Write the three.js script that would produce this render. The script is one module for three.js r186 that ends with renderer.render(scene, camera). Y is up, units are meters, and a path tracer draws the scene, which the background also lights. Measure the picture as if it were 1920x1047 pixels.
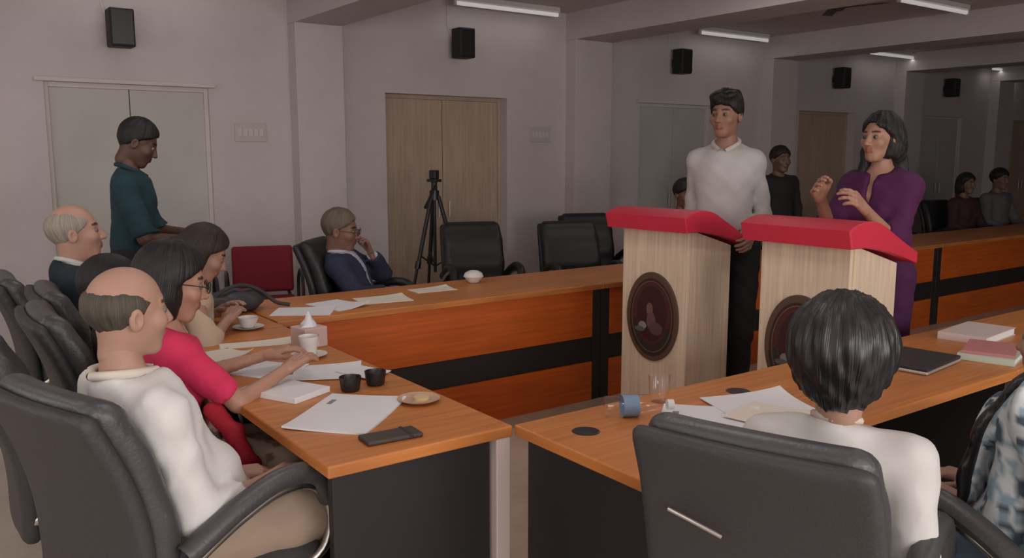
import * as THREE from 'three';
import { RoundedBoxGeometry } from 'three/addons/geometries/RoundedBoxGeometry.js';
import { mergeGeometries } from 'three/addons/utils/BufferGeometryUtils.js';
import { RectAreaLightUniformsLib } from 'three/addons/lights/RectAreaLightUniformsLib.js';

// ---------------------------------------------------------------- camera, exposure
const scene = new THREE.Scene();
scene.background = new THREE.Color(0x0c0c0d);
const FOCAL = 1600, PITCH = THREE.MathUtils.degToRad(8.303), HEADING = THREE.MathUtils.degToRad(54.176);
const camera = new THREE.PerspectiveCamera(2 * Math.atan(523.5 / FOCAL) * 180 / Math.PI, 1920 / 1047, 0.05, 60);
camera.position.set(0, 1.55, 0);
camera.lookAt(Math.cos(HEADING) * Math.cos(PITCH), 1.55 - Math.sin(PITCH), -Math.sin(HEADING) * Math.cos(PITCH));
const renderer = new THREE.WebGLRenderer({ antialias: true });
renderer.toneMapping = THREE.LinearToneMapping;
renderer.toneMappingExposure = 0.89;
renderer.shadowMap.enabled = true;
RectAreaLightUniformsLib.init();
const NEAR_TUBE = 50, FAR_TUBE = 3;            // radiance of the tubes over the meeting end and over the dim far end
const TUBE_COLOR = new THREE.Color(1.0, 0.95, 0.93);

const DAY_COLOR = new THREE.Color(1.0, 0.97, 0.96), DAY_LEFT = 1.2, DAY_FRONT = 8.6;   // frosted windows behind and beside the camera
const LEFT_WINDOWS = [[-5.6, -3.6], [-2.6, -0.6]], FRONT_WINDOWS = [[-2.3, -0.1], [0.4, 2.6], [3.0, 4.6]];

// ---------------------------------------------------------------- helpers
const V = (x, y, z) => new THREE.Vector3(x, y, z);
const lerp = THREE.MathUtils.lerp, clamp = THREE.MathUtils.clamp;
function rng(seed) { let s = seed >>> 0; return () => ((s = (Math.imul(s, 1664525) + 1013904223) >>> 0) / 4294967296); }
const used = new Map();
function numbered(n) { const k = used.get(n) || 0; used.set(n, k + 1); return k ? `${n}_${String(k).padStart(3, '0')}` : n; }
function shadowed(o) { o.castShadow = true; o.receiveShadow = true; return o; }
function thing(name, label, category, [x, y, z] = [0, 0, 0], turn = 0, group) {
  const o = new THREE.Group(); o.name = numbered(name); o.position.set(x, y, z); o.rotation.y = turn;
  o.userData = { label, category }; if (group) o.userData.group = group; scene.add(o); return o;
}
function part(name, geo, mat, parent, label) {
  const m = shadowed(new THREE.Mesh(geo, mat)); m.name = name; if (label) m.userData.label = label; parent.add(m); return m;
}
function struct(name, geo, mat, label) {
  const m = shadowed(new THREE.Mesh(geo, mat)); m.name = name; m.userData = { kind: 'structure' }; if (label) m.userData.label = label; scene.add(m); return m;
}
function dup(root, [x, y, z], turn, label, group) {
  const r = root.clone(); r.name = numbered(root.userData.base || root.name); r.position.set(x, y, z); r.rotation.set(0, turn, 0);
  r.userData = { ...root.userData, label }; if (group) r.userData.group = group; scene.add(r); return r;
}
function boxUV(g, k = 1) {                       // uv in metres, by the dominant axis of the normal
  const n = g.index ? g.toNonIndexed() : g, p = n.attributes.position, q = n.attributes.normal, uv = new Float32Array(p.count * 2);
  for (let i = 0; i < p.count; i += 3) {
    let ax = 0, ay = 0, az = 0;
    for (let j = 0; j < 3; j++) { ax += q.getX(i + j); ay += q.getY(i + j); az += q.getZ(i + j); }
    ax = Math.abs(ax); ay = Math.abs(ay); az = Math.abs(az);
    for (let j = 0; j < 3; j++) {
      const x = p.getX(i + j), y = p.getY(i + j), z = p.getZ(i + j);
      const [u, v] = ay >= ax && ay >= az ? [x, z] : ax >= az ? [z, y] : [x, y];
      uv[(i + j) * 2] = u * k; uv[(i + j) * 2 + 1] = v * k;
    }
  }
  n.setAttribute('uv', new THREE.BufferAttribute(uv, 2)); return n;
}
function box(x0, x1, y0, y1, z0, z1, r = 0.004) {
  const w = x1 - x0, h = y1 - y0, d = z1 - z0, rr = Math.min(r, w / 2.1, h / 2.1, d / 2.1);
  const g = rr > 0 ? new RoundedBoxGeometry(w, h, d, 2, rr) : new THREE.BoxGeometry(w, h, d);
  g.translate((x0 + x1) / 2, (y0 + y1) / 2, (z0 + z1) / 2); return boxUV(g);
}
function merge(list) { return mergeGeometries(list.map((g) => { const n = g.index ? g.toNonIndexed() : g; for (const k of Object.keys(n.attributes)) if (!['position', 'normal', 'uv'].includes(k)) n.deleteAttribute(k); return n; })); }
function tube(pts, r, seg = 8, len = 0, closed = false) {
  const c = new THREE.CatmullRomCurve3(pts.map((p) => V(...p)), closed, 'centripetal');
  return new THREE.TubeGeometry(c, len || pts.length * 5, r, seg, closed);
}
function rod(a, b, r1, r2 = r1, seg = 10) {
  const A = V(...a), B = V(...b), d = B.clone().sub(A), g = new THREE.CylinderGeometry(r2, r1, d.length(), seg);
  g.translate(0, d.length() / 2, 0); g.applyQuaternion(new THREE.Quaternion().setFromUnitVectors(V(0, 1, 0), d.normalize())); g.translate(...a); return g;
}

// ---------------------------------------------------------------- textures and materials
function noise2(size, seed, cells) {              // tileable value noise
  const r = rng(seed), g = Array.from({ length: cells[0] * cells[1] }, () => r());
  return (u, v) => {
    const x = u * cells[0], y = v * cells[1], i = Math.floor(x), j = Math.floor(y), fx = x - i, fy = y - j;
    const a = (p, q) => g[((q % cells[1]) + cells[1]) % cells[1] * cells[0] + ((p % cells[0]) + cells[0]) % cells[0]];
    const sx = fx * fx * (3 - 2 * fx), sy = fy * fy * (3 - 2 * fy);
    return lerp(lerp(a(i, j), a(i + 1, j), sx), lerp(a(i, j + 1), a(i + 1, j + 1), sx), sy);
  };
}
function dataTex(size, fn, color, rep = [1, 1]) {
  const d = new Uint8Array(size * size * 4);
  for (let y = 0; y < size; y++) for (let x = 0; x < size; x++) {
    const c = fn(x / size, y / size), o = (y * size + x) * 4;
    for (let k = 0; k < 3; k++) d[o + k] = clamp(Math.round((Array.isArray(c) ? c[k] : c) * 255), 0, 255);
    d[o + 3] = 255;
  }
  const t = new THREE.DataTexture(d, size, size); t.wrapS = t.wrapT = THREE.RepeatWrapping; t.magFilter = THREE.LinearFilter; t.minFilter = THREE.LinearMipmapLinearFilter; t.generateMipmaps = true;
  if (color) t.colorSpace = THREE.SRGBColorSpace; t.repeat.set(...rep); t.needsUpdate = true; return t;
}
const fract = (a) => a - Math.floor(a);
const nA = noise2(0, 3, [5, 60]), nB = noise2(0, 5, [9, 160]), nC = noise2(0, 7, [4, 7]), nD = noise2(0, 9, [90, 90]), nE = noise2(0, 11, [28, 28]), nF = noise2(0, 13, [7, 7]), nG = noise2(0, 17, [200, 6]);
const grain = (u, v) => 0.5 * nA(u, v) + 0.3 * nB(u, v) + 0.2 * nC(u, v);
const grainTex = dataTex(512, (u, v) => { const g = 0.80 + 0.24 * grain(u, v); return [g, g * 0.985, g * 0.96]; }, true, [0.8, 1.2]);
const grainTexV = dataTex(512, (u, v) => { const g = 0.86 + 0.16 * grain(v, u); return [g, g * 0.99, g * 0.97]; }, true, [1.4, 0.9]);
const leatherBump = dataTex(256, (u, v) => 0.5 * nD(u, v) + 0.3 * nE(u, v) + 0.2 * nF(u, v), false, [3, 3]);
const plasterTex = dataTex(256, (u, v) => { const a = 0.94 + 0.06 * (0.5 * nF(u, v) + 0.3 * nE(u, v) + 0.2 * nD(u, v)); return [a, a * (0.99 + 0.01 * nF(v, u)), a]; }, true, [0.35, 0.35]);
const plasterBump = dataTex(256, (u, v) => 0.6 * nD(u, v) + 0.4 * nE(u, v), false, [1.5, 1.5]);
const weaveBump = dataTex(128, (u, v) => 0.5 + 0.25 * Math.sin(u * 40 * Math.PI) * Math.sin(v * 40 * Math.PI) + 0.25 * nE(u, v), false, [6, 6]);
const floorTex = dataTex(256, (u, v) => { const a = 0.88 + 0.14 * (0.5 * nF(u, v) + 0.25 * nE(u, v) + 0.25 * nD(u, v)); return [a, a * 0.985, a * 0.96]; }, true, [0.5, 0.5]);
const strandTex = dataTex(512, (u, v) => { const s = 0.5 * nG(u, v) + 0.5 * nG(fract(u * 2.3), fract(v * 1.7)); return 0.62 + 0.55 * s; }, true, [2.2, 1.2]);
const strandBump = dataTex(512, (u, v) => 0.6 * nG(u, v) + 0.4 * nG(fract(u * 3), v), false, [2.2, 1.2]);

const lin = (r, g, b) => new THREE.Color().setRGB(r, g, b);
const std = (c, rough, o = {}) => new THREE.MeshStandardMaterial({ color: c, roughness: rough, ...o });
const M = {
  wall: std(lin(0.60, 0.545, 0.535), 0.9, { map: plasterTex, bumpMap: plasterBump, bumpScale: 0.0006 }),
  ceiling: std(lin(0.60, 0.53, 0.50), 0.92, { map: plasterTex }),
  floor: std(lin(0.60, 0.52, 0.45), 0.4, { map: floorTex }),
  door: std(lin(0.52, 0.40, 0.31), 0.55, { map: grainTexV }),
  doorPale: std(lin(0.52, 0.51, 0.465), 0.6, { map: plasterTex }),
  frame: std(lin(0.60, 0.54, 0.51), 0.7),
  top: std(lin(0.62, 0.230, 0.060), 0.42, { map: grainTex }),
  panel: std(lin(0.64, 0.130, 0.012), 0.5, { map: grainTex }),
  black: std(lin(0.018, 0.016, 0.017), 0.5),
  blackSatin: std(lin(0.014, 0.013, 0.014), 0.35),
  post: std(lin(0.58, 0.50, 0.47), 0.5),
  podium: std(lin(0.84, 0.70, 0.54), 0.5, { map: grainTexV }),
  red: std(lin(0.66, 0.034, 0.070), 0.5, { map: plasterTex }),
  leather: new THREE.MeshPhysicalMaterial({ color: lin(0.058, 0.057, 0.060), roughness: 0.42, bumpMap: leatherBump, bumpScale: 0.0012, clearcoat: 0.25, clearcoatRoughness: 0.38 }),
  leatherDull: std(lin(0.044, 0.041, 0.043), 0.55, { bumpMap: leatherBump, bumpScale: 0.001 }),
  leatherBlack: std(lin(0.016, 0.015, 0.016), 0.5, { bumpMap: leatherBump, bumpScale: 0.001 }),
  chrome: std(lin(0.62, 0.60, 0.58), 0.28, { metalness: 1 }),
  silver: std(lin(0.55, 0.52, 0.50), 0.4, { metalness: 0.6 }),
  redFabric: std(lin(0.22, 0.012, 0.022), 0.85, { bumpMap: weaveBump, bumpScale: 0.0006 }),
  speaker: std(lin(0.012, 0.011, 0.011), 0.6),
  white: std(lin(0.72, 0.72, 0.71), 0.6),
  paper: std(lin(0.74, 0.745, 0.76), 0.85),
  paperWarm: std(lin(0.74, 0.68, 0.58), 0.85),
  ceramic: std(lin(0.72, 0.69, 0.65), 0.25),
  fan: std(lin(0.06, 0.05, 0.045), 0.5),
  fitting: std(lin(0.66, 0.63, 0.60), 0.5),
  glass: new THREE.MeshPhysicalMaterial({ color: 0xffffff, roughness: 0.05, transmission: 1, thickness: 0, ior: 1.45 }),
  tubeNear: std(lin(0.7, 0.68, 0.66), 0.4, { emissive: TUBE_COLOR, emissiveIntensity: 0.34 }),
  daylight: std(lin(0.8, 0.8, 0.8), 0.6, { emissive: DAY_COLOR, emissiveIntensity: 0.8 }),
  eyeWhite: std(lin(0.6, 0.57, 0.53), 0.3),
};

// ---------------------------------------------------------------- structure
const WZ = -7, CEIL = 2.98, X0 = -2.6, X1 = 18, Z1 = 3.2;
struct('floor', box(X0 - 0.2, X1 + 0.2, -0.2, 0, WZ - 0.4, Z1 + 0.2, 0), M.floor);
const ceiling = struct('ceiling', box(X0 - 0.2, X1 + 0.2, CEIL, CEIL + 0.2, WZ - 0.4, Z1 + 0.2, 0), M.ceiling);
const openings = [[0.93, 2.09, 2.07, 'pale'], [3.65, 4.99, 2.10, 'brown'], [6.80, 7.96, 2.12, 'pale'], [9.68, 10.94, 2.12, 'brown'], [12.72, 13.88, 2.13, 'pale'], [15.62, 16.95, 2.13, 'brown']];
{
  const g = []; let x = X0 - 0.2;
  for (const [a, b, h] of openings) { g.push(box(x, a, 0, CEIL, WZ - 0.3, WZ, 0)); g.push(box(a, b, h, CEIL, WZ - 0.3, WZ, 0)); x = b; }
  g.push(box(x, X1 + 0.2, 0, CEIL, WZ - 0.3, WZ, 0));
  const wall = struct('wall_back', merge(g), M.wall);
  const wl = []; let zz = WZ; for (const [a, b] of LEFT_WINDOWS) { wl.push(box(X0 - 0.2, X0, 0, CEIL, zz, a, 0), box(X0 - 0.2, X0, 0, 0.95, a, b, 0), box(X0 - 0.2, X0, 2.35, CEIL, a, b, 0)); zz = b; } wl.push(box(X0 - 0.2, X0, 0, CEIL, zz, Z1, 0));
  struct('wall_left', merge(wl), M.wall);
  struct('wall_right', box(X1, X1 + 0.2, 0, CEIL, WZ, Z1, 0), M.wall);
  const wf = []; let xx = X0 - 0.2; for (const [a, b] of FRONT_WINDOWS) { wf.push(box(xx, a, 0, CEIL, Z1, Z1 + 0.2, 0), box(a, b, 0, 0.95, Z1, Z1 + 0.2, 0), box(a, b, 2.35, CEIL, Z1, Z1 + 0.2, 0)); xx = b; } wf.push(box(xx, X1 + 0.2, 0, CEIL, Z1, Z1 + 0.2, 0));
  struct('wall_front', merge(wf), M.wall);
  let wn = 0;
  const win = (a, b, left) => {
    const d = new THREE.Group(); d.name = `window_${++wn}`; d.userData = { kind: 'structure', label: 'daylit window with frosted panes' }; d.position.set(left ? X0 - 0.1 : (a + b) / 2, 1.65, left ? (a + b) / 2 : Z1 + 0.1); d.rotation.y = left ? Math.PI / 2 : Math.PI; scene.add(d);
    const w = (b - a) / 2; for (const s of [-1, 1]) part('pane', box(s > 0 ? 0.02 : -w + 0.04, s > 0 ? w - 0.04 : -0.02, -0.66, 0.66, -0.012, 0, 0), M.daylight, d);
    part('frame', merge([box(-w, w, -0.70, -0.66, -0.03, 0.03, 0.003), box(-w, w, 0.66, 0.70, -0.03, 0.03, 0.003), box(-w, -w + 0.04, -0.66, 0.66, -0.03, 0.03, 0.003), box(w - 0.04, w, -0.66, 0.66, -0.03, 0.03, 0.003), box(-0.02, 0.02, -0.66, 0.66, -0.03, 0.03, 0.003)]), M.frame, d);
    const l = new THREE.RectAreaLight(DAY_COLOR, left ? DAY_LEFT : DAY_FRONT, 2 * w - 0.1, 1.3); l.name = 'window_light'; l.position.set(0, 0, 0.035); l.rotation.y = Math.PI; l.castShadow = true; d.add(l);
  };
  for (const [a, b] of LEFT_WINDOWS) win(a, b, true); for (const [a, b] of FRONT_WINDOWS) win(a, b, false);
  struct('baseboard_back', merge([[X0, 0.93], [2.09, 2.76], [3.18, 3.65], [4.99, 5.74], [6.24, 6.8], [7.96, 8.9], [9.4, 9.68], [10.94, 11.9], [12.4, 12.72]].map(([a, b]) => box(a, b, 0, 0.1, WZ - 0.001, WZ + 0.014, 0.003))), M.frame);
  [[2.76, 3.18, 2.62], [5.74, 6.24, 2.71], [8.90, 9.40, 2.72], [11.9, 12.4, 2.73], [14.7, 15.2, 2.73]].forEach(([a, b, low]) => {
    part('pillar', box(a, b, 0, low, WZ - 0.01, WZ + 0.16, 0.006), M.wall, wall);
    part('beam', box(a, b, low, CEIL + 0.01, WZ, Z1, 0.006), M.wall, ceiling);
  });
  part('beam', box(-0.25, 0.2, 2.64, CEIL + 0.01, WZ, Z1, 0.006), M.wall, ceiling);
  openings.forEach(([a, b, h, kind], i) => {
    const d = new THREE.Group(); d.name = `door_${i + 1}`; d.userData = { kind: 'structure', label: kind === 'brown' ? 'brown double door set back in the wall' : 'pale grey double door with a ledge above' }; scene.add(d);
    const c = (a + b) / 2, brown = kind === 'brown', z = brown ? WZ - 0.13 : WZ - 0.045, m = brown ? M.door : M.doorPale;
    for (const [p, q] of [[a + 0.03, c - 0.003], [c + 0.003, b - 0.03]]) {
      part('leaf', box(p, q, 0.008, h - 0.035, z - 0.04, z, 0.003), m, d);
    }
    for (const s of [-1, 1]) part('handle', rod([c + s * 0.06, 0.95, z + 0.03], [c + s * 0.06, 1.10, z + 0.03], 0.008), M.silver, d);
    part('frame', merge([box(a, a + 0.032, 0, h, z - 0.06, z + 0.02, 0.002), box(b - 0.032, b, 0, h, z - 0.06, z + 0.02, 0.002), box(a + 0.032, b - 0.032, h - 0.035, h, z - 0.06, z + 0.02, 0.002)]), brown ? M.door : M.frame, d);
    if (brown) part('backing', box(a, b, 0, h, z - 0.1, z - 0.06, 0), M.door, d);
    else part('ledge', box(a - 0.06, b + 0.04, h, h + 0.03, WZ, WZ + 0.045, 0.004), M.frame, d);
  });
}

// ---------------------------------------------------------------- tube lights
function tubeLight(x, z, label, power, len = 1.2) {
  const t = thing('tube_light', label, 'light', [x, CEIL, z], 0, 'ceiling tube lights');
  part('batten', box(-len / 2, len / 2, -0.045, 0, -0.03, 0.03, 0.006), M.fitting, t);
  for (const s of [-1, 1]) part('end_cap', box(s * len / 2 - 0.012, s * len / 2 + 0.012, -0.092, -0.04, -0.016, 0.016, 0.004), M.fitting, t);
  const g = new THREE.CylinderGeometry(0.019, 0.019, len - 0.03, 14); g.rotateZ(Math.PI / 2); g.translate(0, -0.071, 0);
  part('tube', g, M.tubeNear, t);
  const l = new THREE.RectAreaLight(TUBE_COLOR, power, len - 0.04, 0.05); l.name = 'tube_glow'; l.position.set(0, -0.095, 0); l.rotation.x = -Math.PI / 2; l.castShadow = true; t.add(l);
}
tubeLight(4.86, -6.78, 'lit white tube light above the brown door behind the tripod', FAR_TUBE);
tubeLight(8.10, -6.78, 'lit white tube light above the man in the white shirt', FAR_TUBE);
tubeLight(11.40, -6.76, 'lit white tube light above the purple-dressed woman, third along the wall', FAR_TUBE);
tubeLight(14.95, -6.84, 'small far tube light at the dim end of the wall', FAR_TUBE);
tubeLight(7.97, -4.35, 'lit white tube light hanging nearest the top right, away from the wall', FAR_TUBE);
for (const [x, z, k] of [[1.6, -6.7, 0.1], [4.75, -4.35, 0.7], [1.5, -4.35, 1], [1.5, -1.9, 1], [4.75, -1.9, 0.7], [-1.4, -4.35, 1], [-1.4, -1.9, 1], [1.5, 0.5, 1], [4.75, 0.5, 0.6], [-1.4, 0.5, 0.9]])
  tubeLight(x, z, 'ceiling tube light over the meeting tables, above the view', NEAR_TUBE * k);

// ---------------------------------------------------------------- ceiling fan
{
  const t = thing('ceiling_fan', 'dark ceiling fan close to the ceiling near the tube light away from the wall', 'fan', [7.05, CEIL + 0.06, -4.75]);
  t.scale.set(0.72, 0.7, 0.72);
  part('rod', rod([0, -0.085, 0], [0, -0.22, 0], 0.012), M.fan, t);
  const m = new THREE.LatheGeometry([[0, -0.20], [0.05, -0.20], [0.10, -0.225], [0.105, -0.26], [0.07, -0.29], [0, -0.295]].map((p) => new THREE.Vector2(...p)), 20);
  part('motor', m, M.fan, t);
  for (let k = 0; k < 3; k++) { const b = box(0.09, 0.6, -0.262, -0.252, -0.065, 0.065, 0.004); const q = part('blade', b, M.fan, t); q.rotation.set(0.1, k * Math.PI * 2 / 3 + 0.75, 0, 'YXZ'); }
}

// ---------------------------------------------------------------- wall speakers
function speakerThing(x, y, label, s = 1) {
  const t = thing('wall_speaker', label, 'speaker', [x, y, WZ], 0, 'black wall speakers');
  part('cabinet', box(-0.085 * s, 0.085 * s, -0.135 * s, 0.135 * s, 0.06, 0.21, 0.012), M.speaker, t);
  part('grille', box(-0.075 * s, 0.075 * s, -0.122 * s, 0.122 * s, 0.208, 0.218, 0.004), M.blackSatin, t);
  part('bracket', merge([box(-0.03, 0.03, -0.05, 0.05, 0, 0.012, 0.002), rod([0, 0, 0.01], [0, 0, 0.07], 0.014)]), M.fan, t);
  part('cable', tube([[-0.02, 0.02, 0.012], [-0.09, 0.16, 0.01], [-0.095, 0.30, 0.008], [-0.095, CEIL - y - 0.002, 0.008]], 0.004, 6), M.fitting, t);
}
speakerThing(1.44, 2.46, 'black wall speaker above the pale door near the standing man');
speakerThing(4.40, 2.57, 'black wall speaker above the brown door behind the tripod');
speakerThing(7.32, 2.585, 'black wall speaker above the pale door, third along the wall');
speakerThing(10.39, 2.56, 'black wall speaker above the far brown door, fourth along the wall');
speakerThing(13.26, 2.56, 'small far black wall speaker, last along the dim wall');
for (const [x, y, lab] of [[2.41, 1.73, 'faint switch plate on the wall beside the pale door'], [5.40, 1.75, 'faint switch plate on the wall right of the brown door']]) {
  const t = thing('switch_plate', lab, 'switch', [x, y, WZ]);
  part('plate', box(-0.13, 0.13, -0.075, 0.075, 0, 0.012, 0.004), std(lin(0.5, 0.455, 0.42), 0.6), t);
  for (let k = -2; k <= 2; k++) part('rocker', box(k * 0.045 - 0.016, k * 0.045 + 0.016, -0.03, 0.03, 0.011, 0.017, 0.002), M.frame, t);
}

// ---------------------------------------------------------------- conference tables
const TT = 0.75, TH = 0.035;
function grommet(parent, x, z) {
  const g = new THREE.LatheGeometry([[0, 0.0004], [0.03, 0.0004], [0.034, 0.0018], [0.04, 0.0015], [0.042, 0]].map((p) => new THREE.Vector2(...p)), 20); g.translate(x, TT, z);
  part('cable_grommet', g, M.blackSatin, parent, 'round black cable cover');
}
function alongWall(x0, x1, label) {                // far row: panel faces the room's middle (+z)
  const t = thing('conference_table', label, 'table', [(x0 + x1) / 2, 0, -4.28], 0, 'tables of the far row'), h = (x1 - x0) / 2 - 0.002;
  part('tabletop', box(-h, h, TT - TH, TT, -0.33, 0.33, 0.006), M.top, t);
  part('upper_panel', box(-h + 0.07, h - 0.07, 0.41, TT - TH, 0.27, 0.295, 0.003), M.panel, t);
  part('dark_band', box(-h + 0.07, h - 0.07, 0.25, 0.41, 0.265, 0.285, 0.002), M.black, t);
  part('lower_panel', box(-h + 0.07, h - 0.07, 0, 0.25, 0.27, 0.295, 0.003), M.panel, t);
  for (const s of [-1, 1]) part('stile', box(s * h - (s > 0 ? 0.07 : 0), s * h + (s > 0 ? 0 : 0.07), 0, TT - TH, 0.255, 0.29, 0.003), M.black, t);
  for (const s of [-1, 1]) part('end_panel', box(s * (h - 0.03) - 0.012, s * (h - 0.03) + 0.012, 0, TT - TH, -0.28, 0.254, 0.003), M.black, t);
}
alongWall(1.45, 3.575, 'orange-fronted table of the far row in front of the suited man and tripod');
alongWall(3.575, 5.62, 'orange-fronted table of the far row behind the first podium');
alongWall(5.62, 7.66, 'far row table mostly hidden behind the woman in purple');
alongWall(7.66, 9.70, 'dim far row table by the purple dress, before an empty chair');
alongWall(9.70, 11.74, 'dim far row table in front of the two distant seated people');
{ // head table
  const t = thing('conference_table', 'orange-brown head table strewn with papers, beside the seated row', 'table', [1.145, 0, -3.3]);
  part('tabletop', box(-0.295, 0.295, TT - TH, TT, -1.30, 1.31, 0.006), M.top, t);
  part('inner_panel', box(0.235, 0.26, 0.02, TT - TH, -0.64, 1.24, 0.003), M.panel, t);
  part('modesty_panel', box(0.205, 0.232, 0.02, TT - TH, -1.24, 1.24, 0.003), M.black, t);
  part('end_panel', box(-0.27, 0.235, 0, TT - TH, 1.245, 1.275, 0.003), M.black, t, 'black panel closing the near end');
  part('end_panel', box(-0.27, 0.2, 0, TT - TH, -1.275, -1.245, 0.003), M.black, t);
  part('corner_post', box(0.243, 0.293, 0, TT - TH, 1.25, 1.30, 0.004), M.post, t, 'pale square post at the near corner');
}
function nearRow(x0, x1, label, groms) {
  const t = thing('conference_table', label, 'table', [(x0 + x1) / 2, 0, -1.705], 0, 'tables of the near row'), h = (x1 - x0) / 2 - 0.002, c = (x0 + x1) / 2;
  part('tabletop', box(-h, h, TT - TH, TT, -0.29, 0.29, 0.006), M.top, t);
  part('front_panel', box(-h + 0.04, h - 0.04, 0, TT - TH, -0.27, -0.245, 0.003), M.panel, t);
  part('modesty_panel', box(-h + 0.06, h - 0.06, 0.02, TT - TH, -0.242, -0.22, 0.003), M.black, t);
  for (const s of [-1, 1]) part('end_panel', box(s * (h - 0.03) - 0.015, s * (h - 0.03) + 0.015, 0, TT - TH, -0.24, 0.27, 0.003), M.black, t);
  for (const [x, z] of groms) grommet(t, x - c, z + 1.705);
}
nearRow(1.445, 3.36, 'orange-brown near table with black end panel, papers and a closed laptop', [[1.58, -1.82], [2.28, -1.84]]);
nearRow(3.36, 5.30, 'orange-brown near table continuing to the frame edge behind the book stack', [[3.95, -1.9]]);

// ---------------------------------------------------------------- podiums
const emblemTex = (() => {
  const c = document.createElement('canvas'); c.width = 256; c.height = 360; const g = c.getContext('2d');
  g.fillStyle = '#5a4638'; g.fillRect(0, 0, 256, 360);
  const el = (x, y, a, b, col) => { g.fillStyle = col; g.beginPath(); g.ellipse(x, y, a, b, 0, 0, Math.PI * 2); g.fill(); };
  el(128, 180, 126, 178, '#594334'); el(128, 180, 108, 154, '#3a1f1c'); el(128, 172, 92, 134, '#4a2622'); el(128, 168, 74, 112, '#391a1a');
  g.fillStyle = '#2e2a20'; g.beginPath(); g.ellipse(128, 180, 112, 160, 0, 0.12 * Math.PI, 0.95 * Math.PI); g.ellipse(128, 170, 80, 120, 0, 0.95 * Math.PI, 0.12 * Math.PI, true); g.fill();
  g.strokeStyle = '#7a5a4c'; g.lineWidth = 3; g.beginPath(); g.ellipse(128, 180, 98, 142, 0, 0, Math.PI * 2); g.stroke();
  el(118, 150, 16, 26, '#7c5450'); el(126, 196, 22, 36, '#6a4a4a'); el(84, 220, 20, 16, '#8a8580'); el(70, 236, 26, 10, '#55605a'); el(150, 226, 34, 26, '#5a3f3e');
  const t = new THREE.CanvasTexture(c); t.colorSpace = THREE.SRGBColorSpace; return t;
})();
const emblemMat = std(lin(1, 1, 1), 0.5, { map: emblemTex });
function podium([x, z], turn, label, sc = 1) {      // faces local -x (the head table); speaker stands at +x
  const t = thing('podium', label, 'podium', [x, 0, z], turn, 'cream podiums with red tops');
  const W = 0.222, D = 0.35, H = 1.16;
  part('front_panel', box(0, 0.022, 0.0, H, -W, W, 0.003), M.podium, t);
  for (const s of [-1, 1]) {
    const sh = new THREE.Shape([[0.0225, 0], [D, 0], [D, H - 0.10], [0.0225, H - 0.005]].map((p) => new THREE.Vector2(...p)));
    const g = new THREE.ExtrudeGeometry(sh, { depth: 0.02, bevelEnabled: false }); g.translate(0, 0, s > 0 ? W - 0.02 : -W);
    part('side_panel', boxUV(g), M.podium, t);
  }
  part('shelf', box(0.022, D - 0.02, 0.62, 0.64, -W + 0.02, W - 0.02, 0.002), M.podium, t);
  part('plinth', box(0.022, D - 0.01, 0.0, 0.06, -W + 0.02, W - 0.02, 0.002), M.podium, t);
  const pr = new THREE.Shape(); pr.moveTo(-0.07, H - 0.005); pr.lineTo(-0.088, H + 0.062); pr.quadraticCurveTo(0.03, H + 0.118, 0.16, H + 0.068); pr.quadraticCurveTo(0.3, H - 0.005, 0.42, H - 0.055); pr.lineTo(0.42, H - 0.095);
  pr.quadraticCurveTo(0.2, H - 0.02, 0.02, H - 0.005); pr.closePath();
  const tg = new THREE.ExtrudeGeometry(pr, { depth: 2 * W + 0.09, bevelEnabled: true, bevelSize: 0.006, bevelThickness: 0.006, bevelSegments: 2, curveSegments: 16 }); tg.translate(0, 0, -W - 0.045);
  part('sloped_top', boxUV(tg), M.red, t, 'red sloping reading top');
  const es = new THREE.Shape(); es.absellipse(0, 0, 0.175, 0.235, 0, Math.PI * 2);
  const eg = new THREE.ExtrudeGeometry(es, { depth: 0.006, bevelEnabled: true, bevelSize: 0.003, bevelThickness: 0.003, bevelSegments: 2, curveSegments: 32 });
  const p = eg.attributes.position, uv = eg.attributes.uv; for (let i = 0; i < p.count; i++) uv.setXY(i, p.getX(i) / 0.36 + 0.5, p.getY(i) / 0.48 + 0.5);
  eg.rotateY(-Math.PI / 2); eg.translate(-0.003, 0.685, 0);
  part('emblem', eg, emblemMat, t, 'dark brown oval crest');
  t.scale.setScalar(sc); return t;
}
podium([3.24, -3.20], 0.06, 'cream podium with red top and dark oval crest, man in white behind', 1.01);
podium([3.21, -2.262], 0, 'cream podium with red top before the woman in purple', 1.015);

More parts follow.
